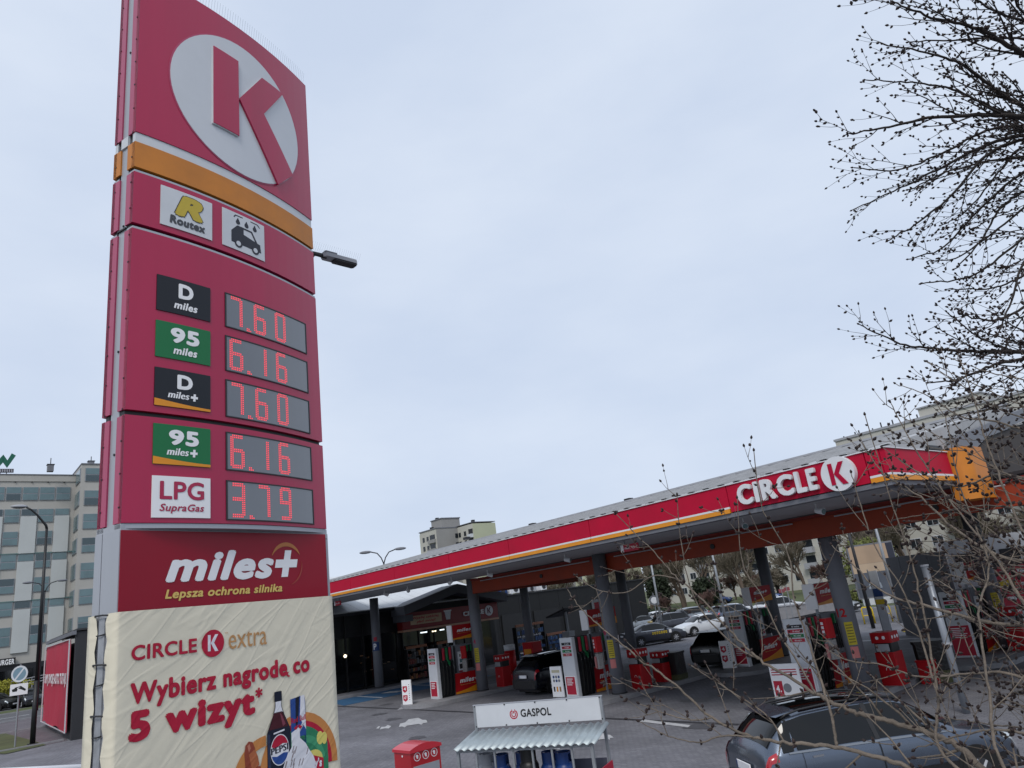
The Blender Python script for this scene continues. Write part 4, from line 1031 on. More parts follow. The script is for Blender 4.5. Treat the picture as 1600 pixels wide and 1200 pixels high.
# ------------------------------------------------------------------ cream vinyl banner round the pylon foot
def wrinkle(name, col, rough=.55):
    m = bpy.data.materials.new(name); m.use_nodes = True; t = m.node_tree; b = t.nodes['Principled BSDF']
    b.inputs['Base Color'].default_value = lin(col); b.inputs['Roughness'].default_value = rough; b.inputs['Specular IOR Level'].default_value = .35
    tcn = t.nodes.new('ShaderNodeTexCoord'); last = None; acc = None
    for ang, sc_, ns, st in ((32,(.45,1,2.6),1.5,1.0),(48,(.35,1,3.4),1.2,.8),(-25,(.6,1,2.5),1.0,.35)):
        mpn = t.nodes.new('ShaderNodeMapping'); mpn.inputs['Rotation'].default_value = (0, R(ang), 0)
        mp2 = t.nodes.new('ShaderNodeMapping'); mp2.inputs['Scale'].default_value = sc_
        nn = t.nodes.new('ShaderNodeTexNoise'); nn.inputs['Scale'].default_value = ns; nn.inputs['Detail'].default_value = 1.2; nn.inputs['Distortion'].default_value = .15
        t.links.new(tcn.outputs['Object'], mpn.inputs[0]); t.links.new(mpn.outputs[0], mp2.inputs[0]); t.links.new(mp2.outputs[0], nn.inputs[0])
        sb = t.nodes.new('ShaderNodeMath'); sb.operation = 'SUBTRACT'; sb.inputs[1].default_value = .5; t.links.new(nn.outputs[0], sb.inputs[0])
        ab = t.nodes.new('ShaderNodeMath'); ab.operation = 'ABSOLUTE'; t.links.new(sb.outputs[0], ab.inputs[0])
        mr = t.nodes.new('ShaderNodeMapRange'); mr.interpolation_type = 'SMOOTHSTEP'; mr.inputs['From Max'].default_value = .05; mr.inputs['To Min'].default_value = 1; mr.inputs['To Max'].default_value = 0; t.links.new(ab.outputs[0], mr.inputs[0])
        mx_ = t.nodes.new('ShaderNodeMath'); mx_.operation = 'MULTIPLY_ADD'; mx_.inputs[1].default_value = .22; t.links.new(mr.outputs[0], mx_.inputs[0]); t.links.new(nn.outputs[0], mx_.inputs[2])
        mm = t.nodes.new('ShaderNodeMath'); mm.operation = 'MULTIPLY'; mm.inputs[1].default_value = st; t.links.new(mx_.outputs[0], mm.inputs[0])
        if acc is None: acc = mm
        else:
            ad = t.nodes.new('ShaderNodeMath'); ad.operation = 'ADD'; t.links.new(acc.outputs[0], ad.inputs[0]); t.links.new(mm.outputs[0], ad.inputs[1]); acc = ad
    bn = t.nodes.new('ShaderNodeBump'); bn.inputs['Strength'].default_value = .17; bn.inputs['Distance'].default_value = .055
    t.links.new(acc.outputs[0], bn.inputs['Height']); t.links.new(bn.outputs[0], b.inputs['Normal'])
    _mats[name] = m; return m
BN = thing('vinyl_banner', 'creased cream vinyl banner with red Polish slogan laced round the pylon foot', 'banner', (-8.347,1.607,0), R(109.95))
WC = wrinkle('vinyl_cream', '#d8d1bd'); WR = wrinkle('vinyl_red', '#ab1233'); WO = wrinkle('vinyl_orange', '#bf7f45'); WB = wrinkle('vinyl_navy', '#0c1428'); WG = wrinkle('vinyl_green', '#2b7a56')
WW = wrinkle('vinyl_white', '#d6d6dc'); WBl = wrinkle('vinyl_blue', '#23468a'); WDR = wrinkle('vinyl_darkred', '#43101c'); WBR = wrinkle('vinyl_brown', '#8a3f2c'); WBR2 = wrinkle('vinyl_tan', '#a8603c'); WY = wrinkle('vinyl_yellow', '#d2c66a'); WGD = wrinkle('vinyl_gold','#b98a5a'); WG2 = wrinkle('vinyl_green2', '#3f9068')
b = MB(); nx, nz = 40, 44
prof = [(-.035,.135),(-.045,.06),(-.04,.0),(-.02,-.035)]       # wraps the left side
line = prof+[(PW*k/nx,-.04) for k in range(nx+1)]+[(PW+.008,-.03),(PW+.015,.02),(PW+.012,.15)]
for j in range(nz+1):
    z = .35+(4.235-.35)*j/nz
    for (x, y) in line:
        f = .5+.5*mn.noise(V((x*1.3,z*1.1,4)))
        edge = .012*sin(z*21+x*3) if x < -.01 and y > .1 else 0
        b.v.append((x+edge, y-.010*f, z+(.015*sin(x*9) if j == nz and 0 else 0)))
nl = len(line)
for j in range(nz):
    for i in range(nl-1):
        a = j*nl+i; b.f.append((a,a+1,a+nl+1,a+nl))
o = b.build('front_sheet', WC, BN, True)
b = MB(); line = [(-.035,.30),(-.048,.38),(-.035,.46),(.1,.49),(PW-.1,.49),(PW+.035,.46),(PW+.035,.3)]
for j in range(23):
    z = .35+(4.235-.35)*j/22
    for (x, y) in line: b.v.append((x+(.012*sin(z*19) if y < .31 else 0), y, z))
nl = len(line)
for j in range(22):
    for i in range(nl-1): a = j*nl+i; b.f.append((a,a+1,a+nl+1,a+nl))
b.build('rear_sheet', WC, BN, True)
for k in range(17):
    z = 4.22-k*.235
    if k % 2 == 0: MB().tube([(-.03,.10,z),(-.06,.16,z+.008),(-.06,.29,z+.01),(-.03,.34,z)],.009,6).build('cable_tie', BLK, BN)
    else: MB().tube([(-.03,.15,z+.06),(-.05,.2,z+.05),(-.05,.27,z+.05)],.007,6).build('cable_tie', BLK, BN)
MB().box(-.03,.17,.35,-.015,.27,4.2).build('clear_strip', mat('silver_tape','#8f9298',.3,var=.25,vscale=6), BN)
fB = lambda u, v, w: (u-.042, -.053-w, v)
text('CIRCLE', fB, .165, .905, 3.752, 3.90, 0, WR, BN, .03)
MB().plate(circ(1.105,3.825,.143,36), fB, 0, .001).build('logo_disc', WR, BN)
for p in kshape(1.085, 3.83, .17): MB().plate(p, fB, .0015, .002).build('letter_k', WW, BN)
text('extra', fB, 1.31, 1.845, 3.735, 3.915, 0, WGD, BN, -.008)
text('TM', fB, 1.262, 1.30, 3.905, 3.925, 0, WGD, BN, .0)
text('Wybierz nagrode co', fB, .165, 2.50, 3.285, 3.545, 0, WR, BN, .046)
MB().plate([(2.135,3.385),(2.165,3.385),(2.15,3.36),(2.162,3.345),(2.18,3.342),(2.18,3.328),(2.152,3.328),(2.13,3.345)][::-1], fB, 0, .0006).build('ogonek', WR, BN)
text('5 wizyt', fB, .16, 1.66, 2.925, 3.285, 0, WR, BN, .062)
text('*', fB, 1.665, 1.765, 3.165, 3.275, 0, WR, BN, .03)
def pl(pts, m, w, nm='print'):
    a = sum(pts[i][0]*pts[(i+1)%len(pts)][1]-pts[(i+1)%len(pts)][0]*pts[i][1] for i in range(len(pts)))
    if a < 0: pts = pts[::-1]
    return MB().plate(pts, fB, w, w+.0006).build(nm, m, BN)
# colour arcs, crisps bag
b = MB(); 
def eband(cu, cv, r0, r1, a0, a1, m, w, nm):
    b = MB(); n = 18
    for i in range(n):
        a = a0+(a1-a0)*i/n; c = a0+(a1-a0)*(i+1)/n
        b.plate([(cu+r0*cos(a),cv+r0*sin(a)),(cu+r1*cos(a),cv+r1*sin(a)),(cu+r1*cos(c),cv+r1*sin(c)),(cu+r0*cos(c),cv+r0*sin(c))],fB,w,w+.0006)
    b.build(nm, m, BN)
eband(2.30,2.30,.50,.60,R(-5),R(178),WO,.0005,'orange_arc'); eband(2.30,2.30,.44,.505,R(-5),R(178),WR,.0012,'red_arc')
pl(circ(2.30,2.30,.445,40,0,R(180)), WG, .0018,'green_shape'); pl([(2.12,2.0),(2.12,2.6),(2.3,2.66),(2.74,2.5),(2.74,2.0)], WG, .0024,'crisp_bag')
eband(2.34,2.28,.28,.36,R(10),R(150),WG2,.003,'bag_sheen')
pl(circ(2.62,2.56,.055,16,rv=.075), WY, .004,'potato_slice'); pl(circ(2.69,2.545,.045,16,rv=.07), WY, .0045,'potato_slice')
pl(circ(2.5,2.34,.15,24,rv=.11), WY, .004,'label_sun'); pl([(2.36,2.38),(2.42,2.42),(2.66,2.33),(2.66,2.2),(2.42,2.26)], WR, .005,'red_ribbon'); text("Lay's", fB, 2.41, 2.63, 2.24, 2.37, .0062, WW, BN, .05, .1, skew=-.03)
eband(1.80,2.28,.36,.47,R(90),R(179),WO,.0005,'orange_arc')
# bottle
def rev(pts, c): return [(c-w, z) for w, z in pts]+[(c+w, z) for w, z in pts[::-1]]
BC = 1.985
pl(rev([(.045,3.19),(.055,3.185),(.056,3.085),(.05,3.08)],BC), WB, .006,'bottle_cap')
pl(rev([(.047,3.08),(.05,3.02),(.085,2.93),(.13,2.84),(.172,2.76),(.175,2.0),(.175,1.95)],BC), WB, .0055,'bottle')
pl(rev([(.04,3.08),(.042,3.02),(.062,2.965),(.06,2.955)],BC), WW, .0065,'bottle_neck')
pl(rev([(.06,2.965),(.10,2.88),(.135,2.80),(.14,2.79)],BC-.005), WDR, .0065,'cola')
pl([(BC+.02,2.95),(BC+.045,2.93),(BC+.1,2.82),(BC+.06,2.8)], wrinkle('vinyl_rose','#7a3a4a'), .0072,'highlight')
pl([(BC-.168,2.755),(BC-.165,2.1),(BC-.13,2.1),(BC-.13,2.745)], wrinkle('vinyl_slate','#26304c'), .007,'label_edge')
pl([(BC-.08,2.735),(BC+.08,2.75),(BC+.08,2.768),(BC-.08,2.752)], WW, .0075,'label_text')
pl(circ(BC+.005,2.56,.135,30,rv=.165), WW, .0078,'globe')
pl([(BC+.005+.125*cos(R(a)),2.562+.152*sin(R(a))) for a in range(18,163,8)]+[(BC-.06,2.585),(BC+.05,2.62)], WR, .0085,'globe_top')
pl([(BC+.005+.125*cos(R(a)),2.558+.152*sin(R(a))) for a in range(198,343,8)]+[(BC+.06,2.52),(BC-.04,2.495)], WBl, .0085,'globe_bottom')
text('PEPSI', fB, BC-.125, BC+.13, 2.525, 2.595, .0092, WB, BN, .05, skew=.015)
# can
pl([(2.17,3.07),(2.39,3.09),(2.40,3.02),(2.40,2.55),(2.17,2.55)], WBl, .003,'drink_can'); pl([(2.33,3.085),(2.39,3.09),(2.40,2.7),(2.31,2.84)], WW, .004,'can_silver'); pl([(2.17,2.7),(2.17,2.55),(2.30,2.55),(2.30,2.72),(2.4,2.86),(2.4,2.79)], WW, .0045,'can_silver')
pl([(2.25,3.075),(2.31,3.085),(2.28,2.8),(2.24,2.72)], WB, .0042,'can_shade')
text('Red Bull', fB, 2.175, 2.40, 2.80, 2.86, .0055, WR, BN, .03, skew=.01)
for k, (u, s) in enumerate(((2.24,1),(2.31,-1))): pl([(u-.03*s,2.745),(u+.025*s,2.775),(u+.03*s,2.74),(u,2.72)], WR, .0056,'red_animals')
# hot dog
pl([(1.50,2.62),(1.515,2.70),(1.56,2.735),(1.61,2.72),(1.64,2.66),(1.68,2.5),(1.72,2.3),(1.74,2.1),(1.56,2.1),(1.52,2.35)], WBR, .003,'sausage')
pl([(1.56,2.60),(1.64,2.64),(1.68,2.56),(1.70,2.47),(1.60,2.43)], WBR2, .004,'bun'); pl([(1.60,2.42),(1.71,2.46),(1.74,2.36),(1.73,2.2),(1.62,2.2)], WBR, .0045,'sausage'); pl([(1.70,2.43),(1.76,2.42),(1.83,2.3),(1.88,2.1),(1.72,2.1)], WC, .005,'bun')
pl([(1.54,2.69),(1.57,2.71),(1.585,2.66),(1.56,2.62)], wrinkle('vinyl_salmon','#b0705c'), .004,'highlight')
# cup with cream
cr = [(1.93,2.12)]+[(1.95+.03*k+.012*(k%2), 2.2+.36*sin(pi*.5*k/9)+.02*(k%2)) for k in range(10)]+[(2.3,2.62),(2.38,2.55),(2.44,2.46),(2.5,2.38),(2.52,2.32),(2.5,2.12)]
pl(cr, WW, .010,'whipped_cream')
pl([(1.92,2.14),(2.5,2.18),(2.48,1.6),(1.98,1.6)], wrinkle('vinyl_lilac','#a9a9bb'), .0115,'paper_cup')
for k in range(12):
    u = 2.0+random.random()*.4; v = 2.26+random.random()*.24
    pl([(u,v),(u+.015,v+.005),(u+.045,v+.075),(u+.03,v+.07)], wrinkle('vinyl_cocoa','#8a7f80') if 'vinyl_cocoa' not in _mats else _mats['vinyl_cocoa'], .0108+.0001*k,'cocoa_sauce')

# ------------------------------------------------------------------ cars
def paint(name, col, metal=.3, rough=.28): return mat(name, col, rough, metal, coat=(.25 if 'navy' in name or 'black' in name else .7), var=.03, spec=.4)
PROF = {
 'estate': dict(L=4.45, st=[(-2.22,.60,.66,.78,.70),(-2.20,.90,.96,.86,.72),(-2.12,1.00,1.10,.88,.66),(-1.92,1.02,1.32,.895,.62),(-1.70,1.02,1.50,.90,.60),(-1.35,1.01,1.56,.905,.605),(-.7,1.0,1.59,.91,.61),(0,.985,1.58,.91,.61),(.4,.975,1.52,.91,.60),(.8,.965,1.28,.905,.63),(1.18,.955,1.0,.90,.70),(1.7,.90,.93,.875,.68),(2.05,.80,.83,.83,.62),(2.2,.62,.66,.72,.56)], seat=(1,8.9), rear=(2.2,4.2), front=(8.2,9.9)),
 'sedan': dict(L=4.6, st=[(-2.3,.62,.66,.78,.66),(-2.26,.92,.96,.85,.70),(-2.0,.98,1.0,.88,.66),(-1.55,.98,1.04,.89,.64),(-1.2,.97,1.22,.895,.60),(-.8,.96,1.38,.90,.58),(-.35,.95,1.44,.905,.575),(.05,.945,1.44,.905,.575),(.4,.94,1.38,.905,.58),(.8,.93,1.17,.90,.62),(1.15,.92,.96,.89,.68),(1.7,.84,.87,.87,.66),(2.1,.72,.75,.82,.62),(2.28,.56,.6,.70,.55)], seat=(3,8.9), rear=(3.1,5.3), front=(8.1,9.9)),
}
def car(kind, lab, pm, loc, rot, group=None, scale=1, plate_txt=None, rails=False, dark_low=True):
    P = PROF[kind]; st = P['st']; t = thing('parked_car', lab, 'car', loc, rot, group)
    t.scale = (scale,)*3
    def ring(s):
        x, zb, zr, wb, wr = s; zf = .24
        low = .45
        return [(x,0,zf),(x,wb*.80,zf),(x,wb*.95,zf+.07),(x,wb*.995,low),(x,wb,.62 if zb > .7 else (low+zb)/2),(x,wb*.985,zb-.1 if zb-.1 > .5 else zb-.03),(x,wb*.955,zb),
                (x,(wb*.955*.28+wr*.72),zb+(zr-zb)*.62),(x,wr,zr-.05*min(1,(zr-zb)*3+.2)),(x,wr-.07,zr-.01),(x,wr*.5,zr+.015),(x,0,zr+.022)]
    def pt(fi, fj, side=1):
        i = min(int(fi), len(st)-2); a = fi-i; r0, r1 = ring(st[i]), ring(st[i+1]); j = min(int(fj), 10); c = fj-j
        p = [V(r0[j]).lerp(V(r0[j+1]), c), V(r1[j]).lerp(V(r1[j+1]), c)]; q = p[0].lerp(p[1], a); q.y *= side; return q
    b = MB(); rs = [ring(s) for s in st]; n = 12
    for r in rs:
        b.v += [tuple(p) for p in r]+[(p[0],-p[1],p[2]) for p in r[1:-1]][::-1]
    m = 2*n-2
    for i in range(len(rs)-1):
        for k in range(m): b.f.append((i*m+k, i*m+(k+1)%m, (i+1)*m+(k+1)%m, (i+1)*m+k))
    b.f.append(tuple(range(m-1,-1,-1))); b.f.append(tuple((len(rs)-1)*m+k for k in range(m)))
    o = b.build('body', pm, t); smooth_by_angle(o, 32)
    def patch(i0, i1, j0, j1, side, off, m_, nm, ni=6, nj=3, sk=0, par=None):
        b = MB()
        for a in range(ni+1):
            for c in range(nj+1):
                fj = j0+(j1-j0)*c/nj; fi = i0+(i1-i0)*a/ni + sk*(c/nj)
                p = pt(fi, fj, side); e = .04
                du = pt(min(fi+e,12.9), fj, side)-pt(max(fi-e,0), fj, side); dv = pt(fi, min(fj+e,10.99), side)-pt(fi, max(fj-e,0), side)
                nn = du.cross(dv); 
                if nn.length < 1e-9: nn = V((0,side,0))
                nn.normalize(); 
                if nn.dot(V((0, p.y, (p.z-.7)))+V((p.x*.2,0,0))) < 0: nn = -nn
                b.v.append(tuple(p+nn*off))
        for a in range(ni):
            for c in range(nj):
                k = a*(nj+1)+c; f = (k,k+nj+1,k+nj+2,k+1); b.f.append(f if side > 0 else f[::-1])
        return b.build(nm, m_, par or t, True)
    for s in (1,-1):
        if kind == 'estate':
            patch(3.1,3.95,6.12,7.95,s,.012,CGL,'side_window',sk=.35); patch(4.15,6.55,6.12,7.95,s,.012,CGL,'side_window'); patch(6.68,9.05,6.12,7.95,s,.012,CGL,'side_window',sk=-.45)
            patch(3.5,9.6,6.0,6.08,s,.014,TRM,'window_trim',12,1); patch(6.56,6.67,6.1,8,s,.013,BLK,'pillar',1,3)
            if dark_low: patch(1.6,11.5,3.0,3.55,s,.012,BLK,'sill_trim',10,1)
        else:
            patch(4.2,6.55,6.15,7.9,s,.012,CGL,'side_window',sk=.35); patch(6.68,9.1,6.15,7.9,s,.012,CGL,'side_window',sk=-.5); patch(4.0,9.5,5.98,6.1,s,.014,CHR,'window_trim',12,1)
        for wx in (-1.33, 1.32):
            MB().disc((wx,s*.80,.345),(0,s,0),.385,.117,28).build('wheel_arch', RUB, t)
            w = MB().disc((wx,s*.72,.325),(0,s,0),.325,.205,28).build('wheel', RUB, t, False)
            MB().disc((wx,s*.925,.325),(0,s,0),.215,.006,24).build('rim', GRYD, w)
            sp_ = MB()
            for k in range(7):
                a = 2*pi*k/7; sp_.tube([(wx,s*.935,.325),(wx+.2*cos(a),s*.935,.325+.2*sin(a))],[.03,.022],4)
            sp_.disc((wx,s*.93,.325),(0,s,0),.05,.015,10); arcb = MB()
            sp_.build('spokes', GRYL, w)
        mp_ = pt(8.7,6.2,s); MB().rbox(mp_.x-.06,min(mp_.y,mp_.y+s*.2),mp_.z-.0,mp_.x+.08,max(mp_.y,mp_.y+s*.2),mp_.z+.14,.03).build('wing_mirror', pm, t)
        # lights
        if kind == 'estate':
            patch(.6,2.6,5.3,6.3,s,.018,TAIL,'taillight',6,3); patch(.35,.95,4.6,6.0,s,.02,TAIL,'taillight',3,3)
        else: patch(.2,1.3,5.0,6.1,s,.018,TAIL,'taillight',4,3)
        patch(11.6,12.8,5.1,6.2,s,.018,HEAD,'headlight',4,3)
        # door seams, handles
        for fi in (6.6, 4.3 if kind == 'estate' else 4.8, 9.1):
            patch(fi,fi+.02,3.2,6.0,s,.013,BLK,'door_seam',1,6)
        for fi in (5.0, 7.0):
            p = pt(fi,5.2,s); MB().box(p.x-.09,p.y-.012,p.z,p.x+.09,p.y+.012+ (0),p.z+.03).build('door_handle', CHR, t)
        if rails:
            pts = [tuple(pt(f, 8.75, s)+V((0,0,.045+(-.035 if f in (4.0,8.1) else 0)))) for f in (4.0,4.3,5,6,7,7.8,8.1)]
            MB().tube(pts,.018,8).build('roof_rail', BLK, t, True)
    # glass front and rear (full width)
    def wide(i0,i1,m_,nm,off=.012,j0=8.6,ni=5):
        b = MB(); js = [j0,9,9.5,10,10.5,10.99]; row = [(j,1) for j in js]+[(j,-1) for j in js[::-1][1:]]
        if True: _e = 7.2 if nm == 'windscreen' else (7.9 if nm == 'rear_window' else j0); row = [(_e,1)]+row+[(_e,-1)]
        for a in range(ni+1):
            fi = i0+(i1-i0)*a/ni
            for j, s in row:
                p = pt(fi, j, s); d = V((-.8 if nm=='rear_window' else (.7 if nm=='windscreen' else 0),0,.7)).normalized(); b.v.append(tuple(p+d*off*1.6+V((0,0,0))))
        k = len(row)
        for a in range(ni):
            for c in range(k-1):
                q = a*k+c; b.f.append((q,q+1,q+k+1,q+k))
        return b.build(nm, m_, t, True)
    wide(P['front'][0]+.15,P['front'][1],CGL,'windscreen'); wide(P['rear'][0],P['rear'][1],CGL,'rear_window')
    if rails: wide(5.0,7.4,CGL,'sunroof',.006,9.0)
    xr = st[0][0]
    MB().rbox(xr-.06,-.74,.30,xr+.12,.74,.62,.06).build('rear_bumper', BLK if dark_low else pm, t)
    MB().rbox(-xr-.14,-.74,.26,-xr+.03,.74,.5,.06).build('front_bumper', BLK, t); MB().box(-xr-.06,-.5,.50,-xr+.0,.5,.66).build('grille', BLK, t)
    zp = .72 if kind == 'estate' else .74
    pb = MB().box(xr-.05,-.26,zp,xr-.025,.26,zp+.12).build('number_plate', WHP, t); MB().box(xr-.053,.22,zp,xr-.05,.26,zp+.12).build('plate_band', BLUE, pb)
    MB().box(-xr-.0+.04,-.26,.42,-xr+.06,.26,.53).build('number_plate', WHP, t)
    if kind == 'estate':
        MB().tube([(-2.11,.0,1.08),(-2.07,.35,1.14),(-2.0,.5,1.17)],.012,5).build('rear_wiper', BLK, t)
        MB().add([(-1.78,-.56,1.52),(-1.78,.56,1.52),(-1.5,.56,1.575),(-1.5,-.56,1.575),(-1.86,-.54,1.545),(-1.86,.54,1.545),(-1.5,.56,1.60),(-1.5,-.56,1.60)],[(4,5,6,7),(0,3,2,1),(0,1,5,4),(1,2,6,5),(3,0,4,7)]).build('roof_spoiler', pm, t)
    MB().box(-2.0,-.7,.14,2.0,.7,.26).build('underbody', BLK, t)
    return t
PK = paint('paint_graphite','#5c6573',.85,.27); PB = paint('paint_navy','#040a16',.05); PBK = paint('paint_black','#040405',.0)
PWH = paint('paint_white','#c9ccd0',.05,.35); PSI = paint('paint_silver','#8f9498',.7,.32); PGR = paint('paint_taxi','#34363f',.4,.3)
c1 = car('estate','dark grey estate car seen from behind under the bare twigs, nearest vehicle',PK,(-7.05,13.0,0),R(58),rails=True)
c2 = car('estate','dark navy estate car standing between the left and middle pumps, tail towards the viewer',PB,(-26.3,23.4,0),R(88),rails=True,scale=1.02)
c3 = car('estate','black car seen from behind beside the rear pump with price board',PBK,(-21.9,30.4,0),R(92))
tx_ = car('sedan','dark grey saloon with a row of yellow figures along its doors',PGR,(-36.0,41.0,0),R(64),dark_low=False)
for k in range(7):
    MB().box(-.42+k*.17,-.925,.70,-.31+k*.17,-.914,.86).build('yellow_figure', YELB, tx_); MB().box(-.385+k*.17,-.93,.74,-.345+k*.17,-.926,.82).build('figure_hole', BLK, tx_)
MB().box(.86,-.925,.68,1.05,-.912,.9).build('white_badge', WHP, tx_); MB().rbox(-.15,-.25,1.47,.05,.25,1.58,.03).build('roof_light', mat('pale_lamp','#c9b98a',.4), tx_)
GC = 'cars parked beyond the canopy'
w1 = car('sedan','white car with dark wheels parked just right of the dark taxi',PWH,(-35.9,46.6,0),R(250),GC,dark_low=False)
def more(root, x, y, r, lab, sw, sc=1): return dup(root,(x,y,0),R(r),lab,GC,sw,sc)
more(c3,-42.5,50.2,245,'dark hatchback parked behind the white car',{'paint_black':PGR})
more(c3,-46.0,57.5,250,'silver estate car in the back row by the grass',{'paint_black':PSI})
more(w1,-48.5,53.5,250,'silver saloon at the left of the parked row beside the car wash corner',{'paint_white':PSI})
more(w1,-43.0,60.5,248,'white saloon in the back row',{})
more(c3,-39.5,56.0,70,'dark grey estate with its roof showing over the white car',{'paint_black':PK})
more(w1,-52.0,60.0,250,'second white saloon far left of the back row',{})
more(c3,-37.5,60.2,70,'white estate at the right end of the back row',{'paint_black':PWH},1.05)
more(w1,-31.5,57.5,5,'silver grey saloon passing beyond the rear pump sign',{'paint_white':PSI})
more(c3,-73,100,20,'small blue car far off beneath the trees',{'paint_black':paint('paint_blue','#3f5c9c',.2,.4)})
more(w1,-60,93,10,'small blue saloon far off beside the bare tree',{'paint_white':_mats['paint_blue']})
more(w1,-37,78,10,'white car far off on the road beyond the nearest column',{})
GL2 = 'cars parked before the office block'
dup(c3,(-100.5,11.1,0),R(2),'black car facing the road before the office, right of the yellow hedge end',GL2,{'paint_black':PGR},1.15)
dup(c3,(-101.5,7.9,0),R(40),'black car cut off by the left edge of the frame',GL2,None,1.15)
dup(w1,(-103,14.2,0),R(10),'dark car half hidden behind the black lamp post',GL2,{'paint_white':PK},1.1)

# hedge
def leafy(name, lab, cat, cx, cy, lx, ly, z0, z1, m, n, s=.12, rot=0, group=None):
    t = thing(name, lab, cat, (cx,cy,0), rot, group); b = MB(); rnd = random.Random(hash(lab) % 999 if False else len(lab)*7)
    for k in range(n):
        while True:
            x, y, z = rnd.uniform(-1,1), rnd.uniform(-1,1), rnd.uniform(-1,1)
            if x*x+y*y+z*z < 1: break
        r_ = (x*x+y*y+z*z)**.5 or 1; f = (.55+.45*rnd.random())/max(r_,.3)*r_**.4 if True else 1
        p = V((x*lx*min(1,f), y*ly*min(1,f), z0+(z1-z0)*(.5+.5*z*min(1,f))))
        a = V((rnd.uniform(-1,1),rnd.uniform(-1,1),rnd.uniform(-1,1))).normalized()*s*rnd.uniform(.6,1.4); c = a.cross(V((rnd.uniform(-1,1),rnd.uniform(-1,1),rnd.uniform(-1,1)))).normalized()*s*.5
        b.add([tuple(p-a),tuple(p+c),tuple(p+a),tuple(p-c)],[(0,1,2,3)])
    o = b.build('foliage', m, t); o['kind'] = 'stuff'
    br = MB()
    for k in range(9):
        an = 2*pi*k/9; br.tube([(0,0,0),(lx*.4*cos(an),ly*.4*sin(an),z0+(z1-z0)*.5),(lx*.7*cos(an),ly*.7*sin(an),z0+(z1-z0)*.85)],[.03,.02,.008],4)
    br.build('stems', BARK, t)
    return t
FOR_ = mat('forsythia', '#8c8a2c', .8, var=.25, vscale=3); EVG = mat('evergreen', '#222c1a', .85, var=.3, vscale=1); OLV = mat('olive_leaf', '#5e6434', .85, var=.3, vscale=1)
leafy('forsythia_hedge','yellow flowering hedge behind the parked cars at far left','hedge',-107.5,7.6,1.3,5.4,.9,3.2,FOR_,2600,.16)
for k in range(3):
    t = thing('handrail', ['grey ramp railing before the dark shopfront, upper','grey ramp railing before the shopfront, middle','grey ramp railing above the hedge, lowest'][k], 'railing', (-109.2+k*.4,6,0)); 
    MB().tube([(0,0,2.4-k*.4),(0,10,3.2-k*.25)],.05,6).build('top_rail', GRYL, t)
    for j in range(6): MB().tube([(0,j*2,0),(0,j*2,2.4+j*.16-k*.4)],.03,5).build('post', GRYL, t)
# small kiosk frame and dispensers left of hall are hidden by the pylon

# ------------------------------------------------------------------ gas bottle cage
GCg = thing('gas_bottle_cage', 'grey steel bottle cage with corrugated roof and white name board', 'cage', (-10.8,7.51,0), R(26.9))
cw_ = 2.276
NB_ = MB().box(0,-.015,1.95,cw_,.015,2.29).build('name_board', OFFW, GCg)
MB().box(-.01,-.02,2.287,cw_+.01,.02,2.30).build('board_edge', SIL, NB_)
for k in range(5):
    for z in (1.965,2.275): MB().disc((.03+k*(cw_-.06)/4,-.016,z),(0,-1,0),.012,.01,6).build('screw', GRYD, NB_)
gF = frame((0,-.0155,0),(1,0,0),(0,0,1))
text('GASPOL', gF, .86, 1.40, 2.065, 2.185, .002, mat('ink_black','#101216',.5), GCg, .028)
lb = MB()
arcband(lb,.735,2.115,.055,.073,R(-235),R(55),gF,0,.002,20); arcband(lb,.735,2.115,.028,.042,R(-225),R(45),gF,0,.002,18)
for du, z1 in ((-.032,2.19),(.020,2.19),(-.012,2.165),(.002,2.165)): lb.plate([(.735+du,2.13 if abs(du)<.015 else 2.15),(.735+du+.011,2.13 if abs(du)<.015 else 2.15),(.735+du+.011,z1),(.735+du,z1)],gF,0,.002)
lb.build('flame_logo', REDP, GCg)
# corrugated roof
b = MB(); nn_ = 140; y0, z0, y1, z1 = -.78, 1.765, .02, 1.905
for i in range(nn_+1):
    x = -.04+i*(cw_+.1)/nn_; w_ = .016*sin(i*2*pi/7.5)
    b.v += [(x,y0,z0+w_),(x,y1,z1+w_)]
for i in range(nn_): b.f.append((2*i,2*i+2,2*i+3,2*i+1))
o = b.build('corrugated_roof', mat('roof_zinc','#9aa4a8',.45,.35,var=.12,vscale=5), GCg, True)
so_ = o.modifiers.new('t','SOLIDIFY'); so_.thickness = .004
for (x, y) in ((.02,-.7),(cw_-.02,-.7),(.02,.0),(cw_-.02,.0)):
    MB().box(x-.022,y-.022,0,x+.022,y+.022,(1.73 if y<-.1 else 2.28)).build('corner_post', GAL, GCg)
for k in range(1,7):
    x = .02+k*(cw_-.04)/7; MB().box(x-.014,-.714,.1,x+.014,-.686,1.73).build('upright', GAL, GCg)
for z in (1.71,.95,.12): MB().box(.0,-.72,z,cw_,-.68,z+.035).build('front_rail', GAL, GCg)
for z in (1.86,.95,.12):
    MB().box(.0,-.02,z,cw_,.02,z+.035).build('back_rail', GAL, GCg)
for x in (0,cw_-.04):
    for z in (1.3,.95,.12): MB().box(x,-.68,z,x+.04,-.0,z+.035).build('side_rail', GAL, GCg)
wm = MB()
for k in range(26):
    z = .14+k*.045
    if z < .95 or True: wm.tube([(0,.0,z),(cw_,.0,z)],.003,4) if z < 1.0 else None
for k in range(45): wm.tube([(k*cw_/44,.0,.14),(k*cw_/44,.0,1.0)],.003,4)
o = wm.build('wire_mesh', GAL, GCg); o['kind'] = 'stuff'
MB().box(1.42,-.03,1.0,cw_-.05,-.022,1.42).build('back_panel', mat('panel_violet_grey','#5b5c6a',.5), GCg)
